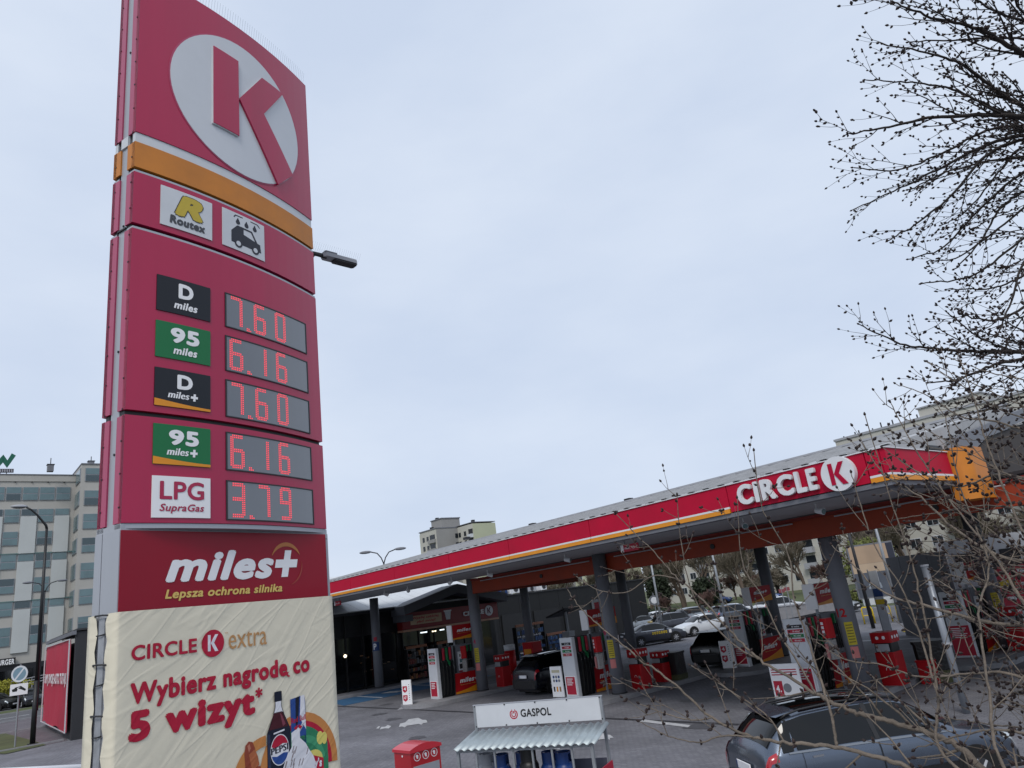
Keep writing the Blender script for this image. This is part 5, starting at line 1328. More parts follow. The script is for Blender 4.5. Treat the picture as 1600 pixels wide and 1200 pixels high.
MB().box(.1,-.66,1.07,cw_-.1,-.04,1.095).build('shelf', GAL, GCg); MB().box(.1,-.66,.1,cw_-.1,-.04,.12).build('shelf', GAL, GCg)
sp2 = MB().box(cw_+.02,-.70,.5,cw_+.035,-.02,1.38).build('side_panel', REDP, GCg); Fs = frame((cw_+.036,-.7,0),(0,1,0),(0,0,1))
b = MB(); arcband(b,.34,1.12,.07,.1,R(-235),R(55),Fs,0,.002,16); b.build('flame_logo', OFFW, sp2)
GCm = 'gas bottles in the cage'
def bottle(x, y, z, m, lab, top=True):
    a = R(26.9); X = -10.8+x*cos(a)-y*sin(a); Y = 7.51+x*sin(a)+y*cos(a)
    t = thing('gas_bottle', lab, 'gas bottle', (X,Y,z), R(26.9), GCm)
    MB().tube([(0,0,.0),(0,0,.03),(0,0,.30),(0,0,.36),(0,0,.39)],[.13,.15,.15,.12,.05],18).build('cylinder', m, t, True)
    MB().tube([(0,0,.39),(0,0,.45)],.02,8).build('valve', CHR, t)
    b = MB(); fnc = lambda u, v, w: ((.115+w)*cos(u),(.115+w)*sin(u),v)
    b.strip(R(30),R(150),.36,.50,fnc,0,.006,8); b.strip(R(210),R(330),.36,.50,fnc,0,.006,8); b.strip(R(-10),R(350),.49,.515,fnc,0,.008,20); b.build('guard_collar', m, t)
bt = [(.62,-.42,BLUB,'blue gas bottle behind the second upright from the left'),(.95,-.30,BLUB,'blue gas bottle left of the black one'),(1.12,-.48,BLK,'black gas bottle in the middle of the cage'),(1.42,-.36,BLUB,'blue gas bottle right of the black one'),(1.68,-.44,BLUB,'rightmost blue gas bottle with its collar against the grey panel'),(.3,-.3,GRYL,'light grey gas bottle at the left end of the upper shelf')]
for x, y, m, l in bt: bottle(x, y, 1.10 if m is not BLK else 1.16, m, l)
# red collection box in front
rx = thing('red_box', 'red cabinet with curved lid and three white round symbols left of the gas cage', 'cabinet', (-15.63,9.2,0), R(3))
b = MB(); b.prism([(-.33,-.4),(.33,-.4),(.33,.4),(-.33,.4)],0,1.04); b.build('cabinet_body', mat('box_red','#b0141f',.35,coat=.4,var=.05), rx)
lid = MB(); ns = 10
for k in range(ns):
    y0 = -.43+.86*k/ns; y1 = -.43+.86*(k+1)/ns; h0 = 1.06+.09*(1-((y0)/.43)**2); h1 = 1.06+.09*(1-((y1)/.43)**2)
    lid.add([(-.36,y0,1.0),(.36,y0,1.0),(.36,y1,1.0),(-.36,y1,1.0),(-.36,y0,h0),(.36,y0,h0),(.36,y1,h1),(-.36,y1,h1)],[(0,3,2,1),(4,5,6,7),(0,1,5,4),(1,2,6,5),(2,3,7,6),(3,0,4,7)])
lid.build('lid', mat('lid_red','#c92a38',.35,coat=.4), rx)
RF = frame((.331,-.4,0),(0,1,0),(0,0,1)); LF = frame((-.33,-.401,0),(1,0,0),(0,0,1))
for k in range(3):
    b = MB(); arcband(b,.17+k*.23,.90,.075,.088,0,2*pi,RF,0,.003,20); b.build('ring_symbol', WHP, rx)
    MB().plate([(.13+k*.23,.93),(.16+k*.23,.86),(.19+k*.23,.86),(.20+k*.23,.92),(.17+k*.23,.95)][::-1],RF,0,.003).build('symbol', WHP, rx)
MB().strip(.05,.75,.3,.72,RF,0,.006,1).build('grey_panel', GRYL, rx); MB().plate(circ(.33,.93,.025,8),LF,0,.004).build('lock', WHP, rx)

# ------------------------------------------------------------------ right hand yard objects
t = thing('screen_wall', 'tall plain grey screen wall behind the right pole', 'wall', (-17.4,38.4,0), math.atan2(-2.49,3.0))
for k in range(4): MB().box(k*1.3+.01,0,0,k*1.3+1.29,.12,3.75).build('wall_panel', mat('screen_grey','#56585f',.5,var=.05), t)
t = thing('downpipe_post', 'light grey round post with a collar in front of the grey wall', 'post', (-8.1,19.9,0)); MB().cyl(0,0,0,3.45,.085,16).build('post', mat('post_grey','#8b9098',.4,.3), t, True); MB().cyl(0,0,1.55,1.62,.11,16).build('collar', GRYL, t); MB().cyl(0,0,3.45,3.5,.1,16).build('cap', GRYL, t)
for i, (x, y) in enumerate(((-22.9,46.2),(-22.0,46.6),(-21.1,46.9),(-20.2,47.2))):
    t = thing('yellow_hoop', 'yellow tubular hoop barrier, %s of four from the left by the grass'%('first','second','third','fourth')[i], 'barrier', (x,y,0), R(20), 'yellow hoop barriers')
    MB().tube([(-.3,0,0),(-.3,0,.85),(-.24,0,.98),(.24,0,.98),(.3,0,.85),(.3,0,0)],.045,8).build('hoop', YELB, t, True); MB().tube([(-.3,0,.5),(.3,0,.5)],.03,6).build('crossbar', YELB, t)
# billboard
p = at(1368,893,52); t = thing('billboard', 'roadside billboard, beige sky above a grey street photo', 'billboard', (p.x,p.y,0), R(38)); zc = p.z; t.scale = (.72,1,1)
MB().box(-1.9,-.1,zc-1.55,1.9,.1,zc+1.75).build('panel', GRY, t); Fb_ = frame((0,-.101,0),(1,0,0),(0,0,1))
MB().strip(-1.8,1.3,zc+.55,zc+1.65,Fb_,0,.01,1).build('print_top', mat('bb_beige','#a89078',.6,var=.08,vscale=.6), t); MB().strip(-1.8,1.3,zc-.0,zc+.54,Fb_,0,.01,1).build('print_band', mat('bb_cream','#b5a088',.6), t)
MB().strip(-1.8,1.3,zc-1.45,zc-.01,Fb_,0,.01,1).build('print_street', mat('bb_grey','#4f5560',.6,var=.15,vscale=1), t); MB().strip(1.31,1.85,zc-1.45,zc+1.65,Fb_,0,.012,1).build('print_dark', mat('bb_dark','#232838',.6), t)
MB().plate([(-.9,zc-1.0),(.2,zc-1.0),(.15,zc-.7),(-.1,zc-.5),(-.6,zc-.5),(-.85,zc-.75)],Fb_,.011,.016).build('car_picture', mat('bb_car','#8d96a0',.5), t)
for x in (-1.2,1.2): MB().box(x-.08,-.08,0,x+.08,.08,zc-1.55).build('post', GRYD, t)
# vacuum board right
p = at(1588,905,36); t = thing('service_board', 'large red and white board with yellow label at the right edge', 'sign board', (p.x,p.y,0), R(35)); zc = p.z
MB().box(-1.3,-.06,zc-1.0,1.6,.06,zc+.55).build('panel', mat('board_pink_red','#b8243c',.5,var=.05), t); Fv = frame((0,-.061,0),(1,0,0),(0,0,1))
MB().strip(-.7,-.1,zc-.25,zc-.0,Fv,0,.008,1).build('yellow_label', YELB, t)
for k in range(12):
    u = -1.15+(k%4)*.62; v = zc+.38-(k//4)*.5; MB().plate([(u,v),(u+.35,v-.02),(u+.3,v-.14),(u+.02,v-.1)][::-1],Fv,0,.006).build('white_figure', WHP, t)
for x in (-1.0,1.4): MB().box(x-.05,-.05,0,x+.05,.05,zc-1.0).build('post', GRY, t)
p = at(1568,870,40); t = thing('site_cabin', 'white framed cabin windows above the red service board', 'cabin', (p.x,p.y,0), R(30)); zc = p.z
MB().box(-2.2,0,0,3.0,2.2,zc+1.0).build('cabin_wall', OFFW, t)
for k in range(4): f_ = MB().box(-1.9+k*.9,-.04,zc-.45,-1.15+k*.9,0,zc+.35).build('window', GRYD, t)
# white tent/van by the hoops and signs
t = thing('advertising_flag', 'narrow white and blue flag post left of the grey screen wall', 'flag', (-18.6,39.2,0)); MB().box(-.22,-.02,.2,.22,.02,3.2).build('flag_cloth', OFFW, t); MB().box(-.23,-.03,1.9,.23,.03,2.3).build('blue_band', BLUE, t); MB().box(-.23,-.03,1.5,.23,.03,1.75).build('yellow_band', YELB, t); MB().cyl(-.25,0,0,3.3,.03,8).build('pole', GAL, t)
t = thing('clothes_container', 'pale green and white container on the grass beyond the road', 'container', (-31,66,0), R(20)); MB().rbox(-1.6,-1,0,1.6,1,2.0,.3).build('shell', OFFW, t); MB().rbox(-1.62,-1.02,1.2,1.62,1.02,1.5,.3).build('green_band', mat('pale_green','#5f8a6e',.5), t)
t = thing('yellow_kiosk', 'small yellow stall beyond the road right of the nearest column', 'stall', (-27,64,0), R(25)); MB().box(-1.4,-.8,0,1.4,.8,1.7).build('stall_body', GRYL, t); MB().box(-1.6,-1,1.7,1.6,1,2.1).build('awning', mat('dull_yellow','#b3a02e',.6), t)
for (px, py, d, l) in ((1034,975,62,'pale grey lamp post at the corner of the car wash hall'),(1128,940,56,'wide pale post among the parked cars'),(1345,905,48,'thin dark pole right of the nearest column'),(1390,905,50,'pale wooden pole beside the billboard')):
    p = at(px,py,d); t = thing('lamp_post', l, 'post', (p.x,p.y,0)); MB().cyl(0,0,0,7.5,.11,10,.07).build('post', GAL if 'pale' in l else GRYD, t, True)
p = at(1022,938,62); t = thing('round_road_sign', 'round road sign on a post in front of the reddish shrubs', 'road sign', (p.x,p.y,0)); MB().cyl(0,0,0,p.z+.6,.04,8).build('post', GRY, t); MB().disc((0,0,p.z),(.6,-.8,0),.4,.03,20).build('sign_face', mat('dim_sign','#5b5f66',.5), t); MB().disc((.03,-.03,p.z),(.6,-.8,0),.26,.02,20).build('sign_centre', OFFW, t)
for (px, py, l) in ((1230,923,'small red and white road sign under the bare tree'),(1222,926,'plain grey sign post left of the red sign')):
    p = at(px,py,58); t = thing('road_sign', l, 'road sign', (p.x,p.y,0)); MB().cyl(0,0,0,p.z+.4,.04,8).build('post', GAL, t); MB().box(-.22,-.03,p.z,.22,.03,p.z+.25).build('plate', mat('dull_red_sign','#8a4a50',.6) if 'red' in l else GRY, t)
# planter / low grey kiosk beyond pump
t = thing('low_wall', 'low concrete wall and grey parapet beyond the rear pump', 'wall', (-31,52,0), R(15)); MB().box(-3,0,0,3,.3,1.2).build('wall_panel', CONC, t); MB().box(-3.1,-.05,1.2,3.1,.35,1.3).build('coping', GRYL, t)

# ------------------------------------------------------------------ far buildings
def proj(p):
    d = V(p)-EYE; z = d.dot(_f); return (800+FPX*d.dot(_r)/z, 600-FPX*d.dot(_u)/z)
_wm = {}
def shared(parent, name, key, maker, m, loc, rot=0):
    if key not in _wm:
        o = maker().build(name, m, parent); _wm[key] = o.data
    else:
        o = bpy.data.objects.new(name, _wm[key]); COL.objects.link(o); o.parent = parent
    o.location = loc; o.rotation_euler = (0,0,rot); return o
PANE = mat('flat_pane', '#23282d', .2, spec=.4, var=.3, vscale=.4)
def block(name, lab, x0, x1, y, dep, zt, wallm, fl=2.8, sp=3.0, z0=1.6, balc=3, par=True):
    t = thing(name, lab, 'building', (x0,y,0))
    w = x1-x0; MB().box(0,0,0,w,dep,zt).build('wall', wallm, t); MB().box(-.15,-.15,zt,w+.15,dep,zt+.35).build('roof_edge', GRYL, t)
    nf = int((zt-1)/fl); nc = int(w/sp)
    for f in range(nf):
        for c in range(nc):
            x = .8+c*sp; z = z0+f*fl
            if z+1.4 > zt: continue
            if balc and c % balc == 1:
                shared(t,'balcony',('bal',balc),lambda: MB().box(0,-1.0,-.9,2.3,-.0,.15), GRYL, (x-.2,0,z))
                shared(t,'balcony_door',('bd',0),lambda: MB().box(0,-.04,-.6,1.9,.0,1.4), PANE, (x,-.0,z))
            else:
                o = shared(t,'window',('wf',0),lambda: MB().box(0,-.05,0,1.6,.0,1.4), OFFW, (x,0,z))
                shared(o,'pane',('wp',0),lambda: MB().box(.1,-.08,.1,.76,-.05,1.3).box(.84,-.08,.1,1.5,-.05,1.3), PANE, (0,0,0))
    return t
a1 = block('apartment_block','long pale apartment block whose roof shows above the canopy at right',-52.6,-8,110,12,21.9,CREW)
MB().box(12.8,.5,21.9,21,8,23.5).build('roof_house', CREW, a1); MB().box(12.6,.3,23.5,21.2,8.2,23.7).build('roof_house_cap', GRYL, a1)
for k in range(9):
    x = 1+k*1.3+random.random(); MB().box(x,.5,21.9,x+.15,.65,22.5+random.random()*.8).build('aerial', GRYD, a1)
block('apartment_block','cream apartment block behind the trees left of the nearest column',-112,-60,128,12,13.5,CREW,balc=4)
block('apartment_block','pale green apartment block behind the trees above the parked cars',-150,-116,120,12,13.5,GREEW,balc=3)
# tower with stepped plan
def solve(p, dr, px):
    lo, hi = 0.0, 60.0
    f = lambda s: proj(p+dr*s)[0]-px
    s0 = f(lo)
    for _ in range(40):
        m_ = (lo+hi)/2
        if (f(m_) > 0) == (s0 > 0): lo = m_
        else: hi = m_
    return p+dr*lo
B0 = at(681,826,230); zt = B0.z
A0 = solve(B0, V((-1,0,0)), 656); C0 = solve(B0, V((0,1,0)), 714); D0 = solve(C0, V((1,0,0)), 738); E0 = solve(D0, V((0,1,0)), 773)
tw = thing('tower_block','grey and pale green tower block rising behind the canopy roof','building',(0,0,0))
MB().box(A0.x,B0.y,0,B0.x,C0.y+8,zt).build('wall', CREW, tw); MB().box(B0.x,B0.y+.02,0,B0.x+.2,C0.y,zt-.05).build('grey_wall', GREYW, tw)
MB().box(B0.x-8,C0.y,0,D0.x,E0.y,zt).build('wall', CREW, tw); MB().box(D0.x,C0.y+.02,0,D0.x+.2,E0.y,zt-.05).build('green_wall', GREEW, tw)
MB().box(A0.x-.3,B0.y,0,A0.x,C0.y+8,zt-.5).build('green_wall', GREEW, tw)
MB().box(B0.x-7,B0.y+3,zt,B0.x-1,C0.y+2,zt+3.2).build('lift_house', GREYW, tw); MB().box(B0.x-7.2,B0.y+2.8,zt+3.2,B0.x-.8,C0.y+2.2,zt+3.5).build('lift_house_cap', GRY, tw)
MB().box(A0.x-.4,B0.y-.2,zt,B0.x+.3,C0.y,zt+.3).build('roof_edge', GRY, tw); MB().box(B0.x-8,C0.y-.2,zt+.31,D0.x+.3,E0.y,zt+.5).build('roof_edge', GRY, tw)
wA = B0.x-A0.x; wC = D0.x-C0.x
for f in range(4):
    z = zt-3.2-f*2.8
    for k, u in enumerate((.15,.4)): shared(tw,'window',('tw',k),lambda: MB().box(0,-.1,0,1.1,0,1.4), PANE, (A0.x+u*wA,B0.y,z))
    MB().box(A0.x+.55*wA,B0.y-.7,z-1.0,A0.x+.95*wA,B0.y,z+.1).build('balcony', GREYW, tw); MB().box(A0.x+.6*wA,B0.y-.1,z+.1,A0.x+.9*wA,B0.y-.02,z+1.6).build('balcony_door', PANE, tw)
    for k, u in enumerate((.08,.42)): shared(tw,'window',('tw2',k),lambda: MB().box(0,-.1,0,1.1,0,1.4), PANE, (C0.x+u*wC,C0.y,z))
    shared(tw,'window',('tw3',0),lambda: MB().box(0,0,0,.1,1.1,1.4), PANE, (B0.x+.2,B0.y+(C0.y-B0.y)*.86,z))
    MB().box(C0.x+.72*wC,C0.y-.8,z-1.0,D0.x-.05,C0.y,z+.1).build('balcony', OFFW, tw); MB().box(C0.x+.72*wC,C0.y-.12,z+.1,D0.x-.2,C0.y-.02,z+1.7).build('balcony_door', GRYD, tw)
for x, y in ((A0.x+3,B0.y+2),(B0.x-6,B0.y+4),(D0.x-2,C0.y+1)): MB().box(x,y,zt+.5,x+.9,y+.9,zt+1.3 if x!=B0.x-6 else zt+4.2).build('chimney', GRYD, tw)

# ------------------------------------------------------------------ background trees
def rnd_perp(d, rng):
    v = V((rng.uniform(-1,1),rng.uniform(-1,1),rng.uniform(-1,1))); v -= d*v.dot(d)
    return v.normalized() if v.length > 1e-5 else V((1,0,0))
def bg_tree(name, lab, loc, h, spread, depth, m_tr, m_tw, seed, trunk=.18, droop=0, nb=4, group=None, twr=.012, first=.25):
    rng = random.Random(seed); t = thing(name, lab, 'tree', loc, 0, group); tr = MB(); tw = MB()
    def rec(p, d, ln, r, lv):
        pts = [p]; q = p; dd = d
        for k in range(3):
            dd = (dd+rnd_perp(dd, rng)*.16+V((0,0,.05-droop*(lv/depth)))).normalized(); q = q+dd*ln/3; pts.append(q)
        (tr if lv <= 2 else tw).tube([tuple(x) for x in pts], [r,r*.88,r*.76,r*.62], 6 if lv <= 1 else 3, False)
        if lv >= depth: return
        n = nb+(1 if lv > 1 else 0)
        for k in range(n):
            f = rng.uniform(.35,1) if k else 1; i = min(2,int(f*3)); pp = pts[i].lerp(pts[i+1], min(1,f*3-i))
            s = spread*rng.uniform(.6,1.25)*(0.55 if k == 0 else 1)
            rec(pp, (dd+rnd_perp(dd, rng)*s).normalized(), ln*rng.uniform(.58,.8), max(twr, r*.55), lv+1)
    rec(V((0,0,0)), V((0,0,1)), h*first, trunk, 0)
    tr.build('trunk', m_tr, t, True); o = tw.build('crown', m_tw, t); o['kind'] = 'stuff'; return t
tA = bg_tree('bare_tree','wide spreading bare tree between the rear column and the nearest column',(-50,79,0),7.5,.85,5,BARKD,TWIG,3,.32,.10,4,'bare trees beyond the station',.02,.2)
tB = bg_tree('bare_tree','tall thin bare tree at the left of the row behind the car park',(-78,84,0),9,.5,5,BARK,TWIG,11,.16,0,4,'bare trees beyond the station',.02)
tC = bg_tree('bare_tree','reddish bushy bare tree at the car park edge beside the car wash corner',(-64,76,0),6,.6,5,BARK,TWIGR,21,.1,0,4,'bare trees beyond the station',.02,.18)
TL = [(tB,-86,90,1.2,'bare tree second from left behind the car park, pale haze of twigs'),(tB,-70,92,1.35,'bare tree in the middle of the row behind the car park'),(tC,-72,80,.9,'reddish bare bush behind the round road sign'),
 (tB,-60,88,1.15,'slim bare tree left of the wide spreading tree'),(tC,-55,74,.8,'low reddish bush behind the blue car'),(tA,-66,100,1.0,'bare tree far behind, left of the rear column'),(tB,-38,90,1.25,'bare tree right of the nearest column'),
 (tB,-30,84,1.1,'bare tree behind the billboard'),(tA,-24,88,1.05,'spreading bare tree behind the grey screen wall'),(tB,-16,80,1.3,'bare tree above the red service board'),(tB,-46,100,1.4,'tall bare tree before the long pale block'),(tC,-84,74,1.1,'reddish bare shrub seen over the car wash wall'),
 (tB,-96,80,1.2,'bare tree above the left roof units'),(tB,-104,72,1.2,'bare tree seen over the car wash roof by the second column'),(tC,-94,66,1.2,'low bare thicket over the car wash roof'),(tA,-100,92,1.1,'spreading bare tree over the car wash roof'),
 (tA,-92,37,1.15,'bare tree against the sky just right of the price pylon'),(tB,-98,33,1.2,'bare tree over the shop roof beside the pylon'),(tA,-76,30,.75,'bare thicket seen under the far left canopy corner'),(tB,-110,100,1.3,'bare tree far behind over the roof units'),(tC,-60,95,1.2,'bushy bare tree before the cream block'),(tB,-80,100,1.3,'bare tree with pale trunk before the cream block')]
for k_ in range(16):
    x_ = -106+k_*5.6
    TL.append(((tB,tC,tB,tA)[k_%4], x_, 104+(k_*7)%9, (1.15,1.3,1.3,.9)[k_%4], 'bare tree before the pale flats, %s from the left in the back row' % ('first','second','third','fourth','fifth','sixth','seventh','eighth','ninth','tenth','eleventh','twelfth','thirteenth','fourteenth','fifteenth','sixteenth')[k_]))
rr = random.Random(5)
for s_, x, y, sc_, l in TL: dup(s_,(x,y,0),rr.uniform(0,6),l,'bare trees beyond the station',None,sc_*(1.55 if s_ is tB else 1.35))
tB.scale = (1.5,)*3; tA.scale = (1.25,)*3
leafy('evergreen_shrub','dark green conifer among the bare trees left of centre','shrub',-73,86,2.0,2.0,.4,6.5,EVG,2600,.3)
leafy('evergreen_shrub','lower dark conifer beside the pale post','shrub',-63,84,2.4,2.0,.3,4.6,EVG,2400,.3)
leafy('willow_bush','yellow green bush right of the nearest column','shrub',-39,82,3.2,3.0,.5,6.5,OLV,4200,.22)
leafy('low_shrub','olive low bush at the foot of the billboard','shrub',-35,70,3.0,1.5,.1,1.3,OLV,1800,.16)
leafy('low_shrub','dark low hedge behind the parked cars','hedge',-66,72,9,1.2,.1,1.4,EVG,3500,.22)

# ------------------------------------------------------------------ foreground tree branches
def crom(P, n=6):
    P = [V(p) for p in P]; o = []
    for i in range(len(P)-1):
        a, b, c, d = P[max(i-1,0)], P[i], P[i+1], P[min(i+2,len(P)-1)]
        for k in range(n):
            t = k/n; o.append(.5*((2*b)+(c-a)*t+(2*a-5*b+4*c-d)*t*t+(3*b-a-3*c+d)*t*t*t))
    o.append(P[-1]); return o
rg = random.Random(42)
def bud(mb, p, d, r):
    q = p+d*r*1.2; a = d.normalized(); b = rnd_perp(a, rg); c = a.cross(b)
    base = len(mb.v); rings = [(-1.2,.0),(-.7,.62),(.1,.85),(.9,.5),(1.5,0)]
    vs = [tuple(q-a*1.2*r)]
    for s, w in rings[1:4]:
        for k in range(5): vs.append(tuple(q+a*s*r+(b*cos(k*1.2566)+c*sin(k*1.2566))*w*r))
    vs.append(tuple(q+a*1.5*r)); fs = [(0,1+(k+1)%5,1+k) for k in range(5)]
    for j in range(2):
        for k in range(5): fs.append((1+j*5+k,1+j*5+(k+1)%5,6+j*5+(k+1)%5,6+j*5+k))
    fs += [(11+k,11+(k+1)%5,16) for k in range(5)]
    mb.add(vs, fs)
def twigs(path, r0, r1, lv, mb, bb, sp, ln, br, view, up=V((0,0,1)), ang=(.5,1.0), bend=.12, maxlv=2, bsp=.05, cluster=1):
    n = len(path); tot = sum((path[i+1]-path[i]).length for i in range(n-1))
    rad = [r0+(r1-r0)*(i/(n-1))**.8 for i in range(n)]
    jit = [p+V((rg.gauss(0,1),rg.gauss(0,1),rg.gauss(0,1)))*min(.0022,r0*.22) if 0 < i < n-1 else p for i, p in enumerate(path)]
    mb.tube([tuple(p) for p in jit], rad, 7 if r0 > .01 else (5 if lv < 2 else 4), True)
    s = rg.uniform(.3,1)*sp; acc = 0; nb_ = rg.uniform(0,1)*bsp; side = 1
    for i in range(n-1):
        a, b = jit[i], jit[i+1]; L_ = (b-a).length; d = (b-a).normalized()
        while s < acc+L_ and lv < maxlv:
            p = a.lerp(b, (s-acc)/L_); f = s/tot
            side = -side if rg.random() < .8 else side
            v = view(p); sd = d.cross(v).normalized()*side+v*rg.uniform(-.5,.5); sd.normalize()
            an = rg.uniform(*ang); dd = (d*cos(an)+sd*sin(an)).normalized()
            l = ln*(1.15-.75*f)*rg.uniform(.45,1.25); q = [p]; m = max(3,int(l/.05))
            rr0 = max(.0016, rad[i]*.5) if lv == 0 else max(.0014, rad[i]*.6)
            rr0 = min(rr0, .006)
            for k in range(m):
                dd = (dd+d*bend+up*bend*.35+rnd_perp(dd, rg)*.09).normalized(); q.append(q[-1]+dd*l/m)
            twigs(q, rr0, rr0*.45, lv+1, mb, bb, sp*.62, ln*.42, br, view, up, ang, bend, maxlv, bsp, cluster)
            s += sp*rg.uniform(.5,1.5)
        while nb_ < acc+L_:
            if lv > 0 or nb_ > tot*.35:
                p = a.lerp(b, (nb_-acc)/L_)
                for _ in range(cluster if rg.random() < .45 else 1):
                    bd = (d*.6+rnd_perp(d, rg)).normalized(); bud(bb, p+bd*rad[i]*.7, bd, br*rg.uniform(.55,1.15))
            nb_ += bsp*rg.uniform(.45,1.7)
        acc += L_
    bud(bb, jit[-1], (jit[-1]-jit[-2]).normalized(), br*.9)
def view(p): return (p-EYE).normalized()
def path(pp, d0, d1): return crom([at(x, y, d0+(d1-d0)*i/(len(pp)-1)) for i, (x, y) in enumerate(pp)], 7)
# upper tree
root = at(1900,420,4.3)
UT = thing('overhanging_tree', 'dark bare tree reaching in from the upper right, twigs full of buds', 'tree', (root.x+.6,root.y+.3,0))
off = -V((root.x+.6,root.y+.3,0))
ub, ubb = MB(), MB()
UP = [[(1760,150),(1660,110),(1599,83),(1567,67),(1520,42),(1455,27),(1396,3)],
 [(1800,250),(1680,215),(1600,168),(1556,141),(1513,107),(1460,85),(1380,69)],
 [(1780,230),(1650,200),(1560,172),(1513,150),(1470,135),(1407,128),(1353,125)],
 [(1800,260),(1700,190),(1600,182),(1530,180),(1460,184),(1380,200),(1321,211)],
 [(1820,300),(1700,215),(1600,198),(1540,205),(1470,240),(1400,266),(1334,262)],
 [(1820,330),(1700,240),(1600,212),(1530,232),(1470,262),(1407,294),(1332,328)],
 [(1840,360),(1700,240),(1610,216),(1540,245),(1487,304),(1428,352),(1388,376)],
 [(1860,400),(1720,280),(1620,262),(1540,318),(1476,384),(1420,405)],
 [(1860,430),(1720,320),(1640,300),(1570,350),(1500,400),(1450,408)],
 [(1860,450),(1740,350),(1650,340),(1590,380),(1520,430),(1441,443)],
 [(1880,500),(1740,400),(1660,390),(1600,430),(1550,450),(1480,452)],
 [(1880,540),(1750,450),(1670,440),(1600,480),(1555,500),(1500,490)],
 [(1880,620),(1700,565),(1600,551),(1530,549),(1460,545),(1407,537),(1343,507)],
 [(1880,640),(1720,600),(1640,560),(1570,545),(1520,520),(1480,488)],
 [(1860,640),(1700,560),(1600,560),(1540,575),(1500,592),(1452,598)],
 [(1780,60),(1690,30),(1600,32),(1540,10),(1480,-30)],
 [(1780,20),(1700,-10),(1640,0),(1570,-20),(1500,-60)],
 [(1800,260),(1720,140),(1650,60),(1590,10),(1560,-60)],
 [(1820,200),(1740,100),(1660,70),(1590,60),(1500,62),(1420,66)],
 [(1860,380),(1740,300),(1650,250),(1600,230),(1560,270),(1510,330),(1470,352)],
 [(1860,420),(1740,330),(1660,290),(1600,300),(1560,330),(1530,380),(1492,420)],
 [(1880,700),(1760,640),(1680,620),(1600,620),(1540,640),(1490,650)],
 [(1860,520),(1760,470),(1680,400),(1640,380),(1600,410),(1580,470),(1560,520)],
 [(1840,300),(1740,250),(1660,240),(1590,245),(1500,262),(1420,296)]]
rg.seed(5)
for i, pp in enumerate(UP):
    d = 3.4+((i*37)%11)*.12
    P_ = path(pp, d+.5, d); mid = V((P_[0]))
    thick = .0165 if i in (0,1,3,5,12) else .0112
    P_ = [p+off for p in P_]
    twigs(P_, thick, .0026, 0, ub, ubb, .092, .36, .0068, lambda p: (p-off-EYE).normalized(), V((0,0,1)), (.3,.75), .16, 2, .05)
hub = [at(x,y,4.0)+off for x, y in ((1760,150),(1800,250),(1840,360),(1860,450),(1880,560),(1900,700))]
ub.tube([tuple(p) for p in crom(hub,5)], [.03+.03*i/25 for i in range(26)], 8)
lo = at(1900,700,4.0); ub.tube([tuple(lo+off), (.25,.12,2.2), (0,0,0)], [.06,.09,.13], 10)
ub.build('branches', BARKD, UT, True)['kind'] = 'stuff'  # darker bark colour stands in for branches backlit against the sky
ubb.build('buds', BUD, UT)['kind'] = 'stuff'
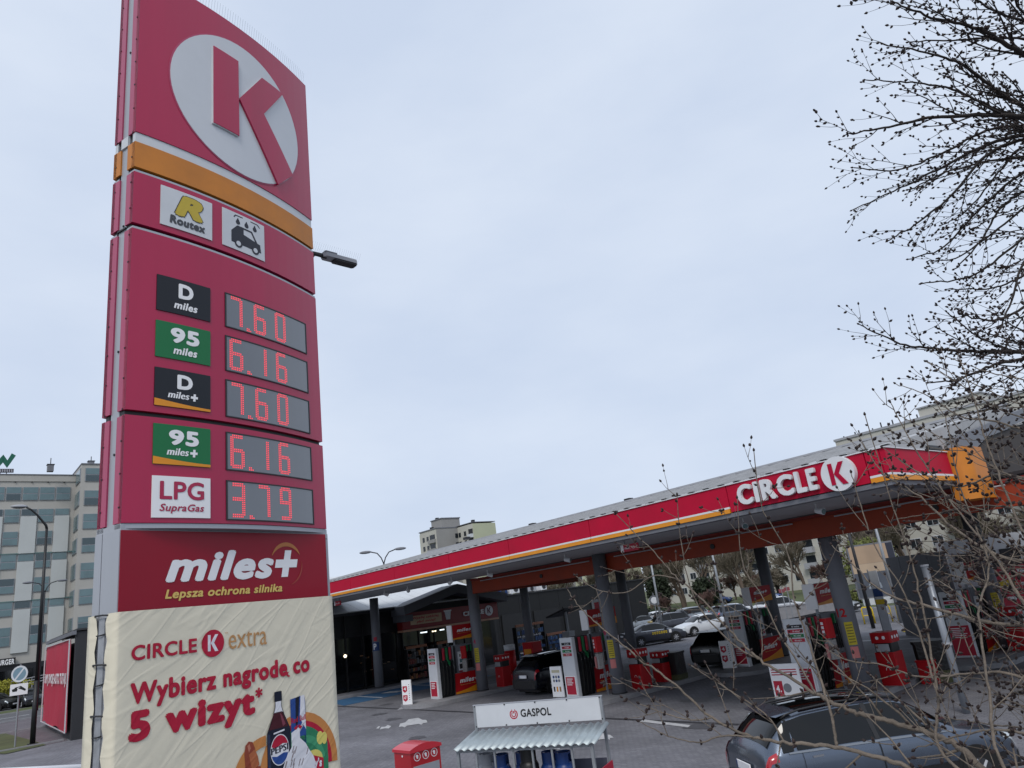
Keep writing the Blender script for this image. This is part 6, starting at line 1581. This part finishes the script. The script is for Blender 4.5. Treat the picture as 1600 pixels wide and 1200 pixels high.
# lower lighter branches
r2 = at(1640,1420,3.6)
LT = thing('foreground_tree', 'light brown bare branches with bud clusters in front of the dark grey estate car', 'tree', (r2.x,r2.y,0))
off2 = -V((r2.x,r2.y,0)); lbm, lbb = MB(), MB()
LP = [([(1640,1330),(1528,1192),(1470,1153),(1405,1131),(1346,1116),(1307,1101),(1275,1085),(1236,1059),(1187,1030),(1140,985),(1100,940),(1060,905),(1020,862),(962,802)],.0165,2.5,2.9,.12),
 ([(1540,1260),(1418,1199),(1372,1183),(1294,1166),(1226,1160),(1177,1152),(1112,1121),(1055,1070),(1000,1030),(940,980),(905,948),(887,921)],.0125,2.4,2.6,.16),
 ([(1307,1166),(1300,1120),(1282,1060),(1262,1000),(1240,930),(1232,868),(1190,790),(1178,706)],.0075,2.5,2.6,.13),
 ([(1275,1085),(1250,1040),(1215,985),(1190,930),(1160,880),(1152,780)],.006,2.6,2.7,.14),
 ([(1187,1030),(1150,1010),(1100,960),(1075,905),(1062,830),(1058,775)],.0055,2.75,2.8,.14),
 ([(1640,1320),(1560,1180),(1546,1080),(1530,960),(1544,880),(1500,760),(1478,650)],.0085,2.3,2.5,.13),
 ([(1640,1300),(1475,1180),(1466,1090),(1448,980),(1425,880),(1395,790),(1352,650)],.008,2.4,2.6,.12),
 ([(1466,1090),(1440,1000),(1410,920),(1370,860),(1345,790),(1330,740)],.0055,2.45,2.6,.13),
 ([(1780,1080),(1640,990),(1540,972),(1440,945),(1380,925),(1330,880),(1300,852)],.0145,2.6,3.0,.11),
 ([(1780,950),(1660,890),(1560,868),(1500,832),(1430,770),(1380,740),(1345,690)],.012,2.6,3.0,.10),
 ([(1780,1100),(1660,1000),(1600,940),(1560,880),(1490,790),(1430,700),(1392,630)],.010,2.5,2.8,.11),
 ([(1760,1000),(1640,900),(1580,790),(1545,700),(1520,620),(1500,560)],.008,2.6,2.9,.12),
 ([(1740,1150),(1600,1060),(1520,1052),(1440,1058),(1380,1040),(1320,1030),(1275,1002)],.008,2.6,2.8,.13),
 ([(1760,820),(1640,760),(1560,742),(1500,760),(1440,740),(1380,700)],.009,2.8,3.1,.10),
 ([(1760,760),(1640,690),(1560,660),(1500,650),(1450,618),(1400,600)],.009,3.0,3.3,.09),
 ([(1226,1160),(1200,1120),(1150,1085),(1110,1060),(1080,1040)],.005,2.5,2.6,.14),
 ([(1177,1152),(1130,1150),(1090,1160),(1045,1150),(1000,1128)],.005,2.45,2.5,.15),
 ([(1740,1220),(1640,1160),(1560,1140),(1500,1150),(1430,1170)],.009,2.4,2.5,.13),
 ([(1112,1121),(1080,1125),(1040,1115),(1000,1100)],.004,2.5,2.5,.15),
 ([(1060,905),(1020,900),(980,925),(935,922),(900,900)],.004,2.85,2.9,.15),
 ([(1760,900),(1680,840),(1600,800),(1540,790),(1470,800),(1400,812)],.008,2.9,3.1,.11)]
rg.seed(77)
for k in range(16):
    y0_ = 620+k*38; x1_ = rg.uniform(1400,1500); rise = rg.uniform(20,150); c_b = rg.uniform(-30,50)
    LP.append(([(1780,y0_+rg.uniform(-30,60)),(1680,y0_+c_b*.6),(1600,y0_+c_b-rise*.25),(1540,y0_+c_b*.8-rise*.5),(x1_,y0_-rise)], rg.uniform(.005,.008), 2.5, 3.1, .11))
rg.seed(9)
for pp, th, d0, d1, sp in LP:
    P_ = [p+off2 for p in path(pp, d0, d1)]
    twigs(P_, th*.66, .0015, 0, lbm, lbb, sp*1.1, .24, .0060, lambda p: (p-off2-EYE).normalized(), V((0,0,1)), (.5,1.15), .14, 2, .075, 4)
for a, b, r_ in (((1640,1330),(1640,1420),.05),((1540,1260),(1640,1420),.04),((1780,1080),(1760,1420),.04),((1780,950),(1780,1100),.03),((1760,820),(1780,950),.03)):
    lbm.tube([tuple(at(*a,2.6)+off2), tuple(at(*b,3.0)+off2)], [r_*.6,r_], 8)
lbm.tube([tuple(at(1640,1420,3.2)+off2),(0,0,.8),(0,0,0)], [.05,.07,.1], 10)
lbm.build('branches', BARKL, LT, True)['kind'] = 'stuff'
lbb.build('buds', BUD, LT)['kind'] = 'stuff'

# ------------------------------------------------------------------ stains and tyre marks on the paving
rs_ = random.Random(12); STN = mat('oil_stain', '#505055', .6, var=.2, vscale=3); k_ = 0
for (x, y, r_) in ((-25,19.5,.5),(-24.2,22,.35),(-17,21,.55),(-16,24.5,.4),(-20,16.5,.45),(-28.5,15.8,.4),(-14,17.2,.5),(-23,13.6,.35),(-10,17.5,.45),(-31,16.5,.4),(-34,18.5,.4),(-15,29,.6)):
    pts = []
    for a in range(18):
        rr_ = r_*(.7+.5*rs_.random()); pts.append((x+rr_*cos(a*pi/9), y+rr_*.8*sin(a*pi/9), .0085))
    b = MB().add(pts, [tuple(range(18))]).build('oil_stain', STN); b['kind'] = 'structure'
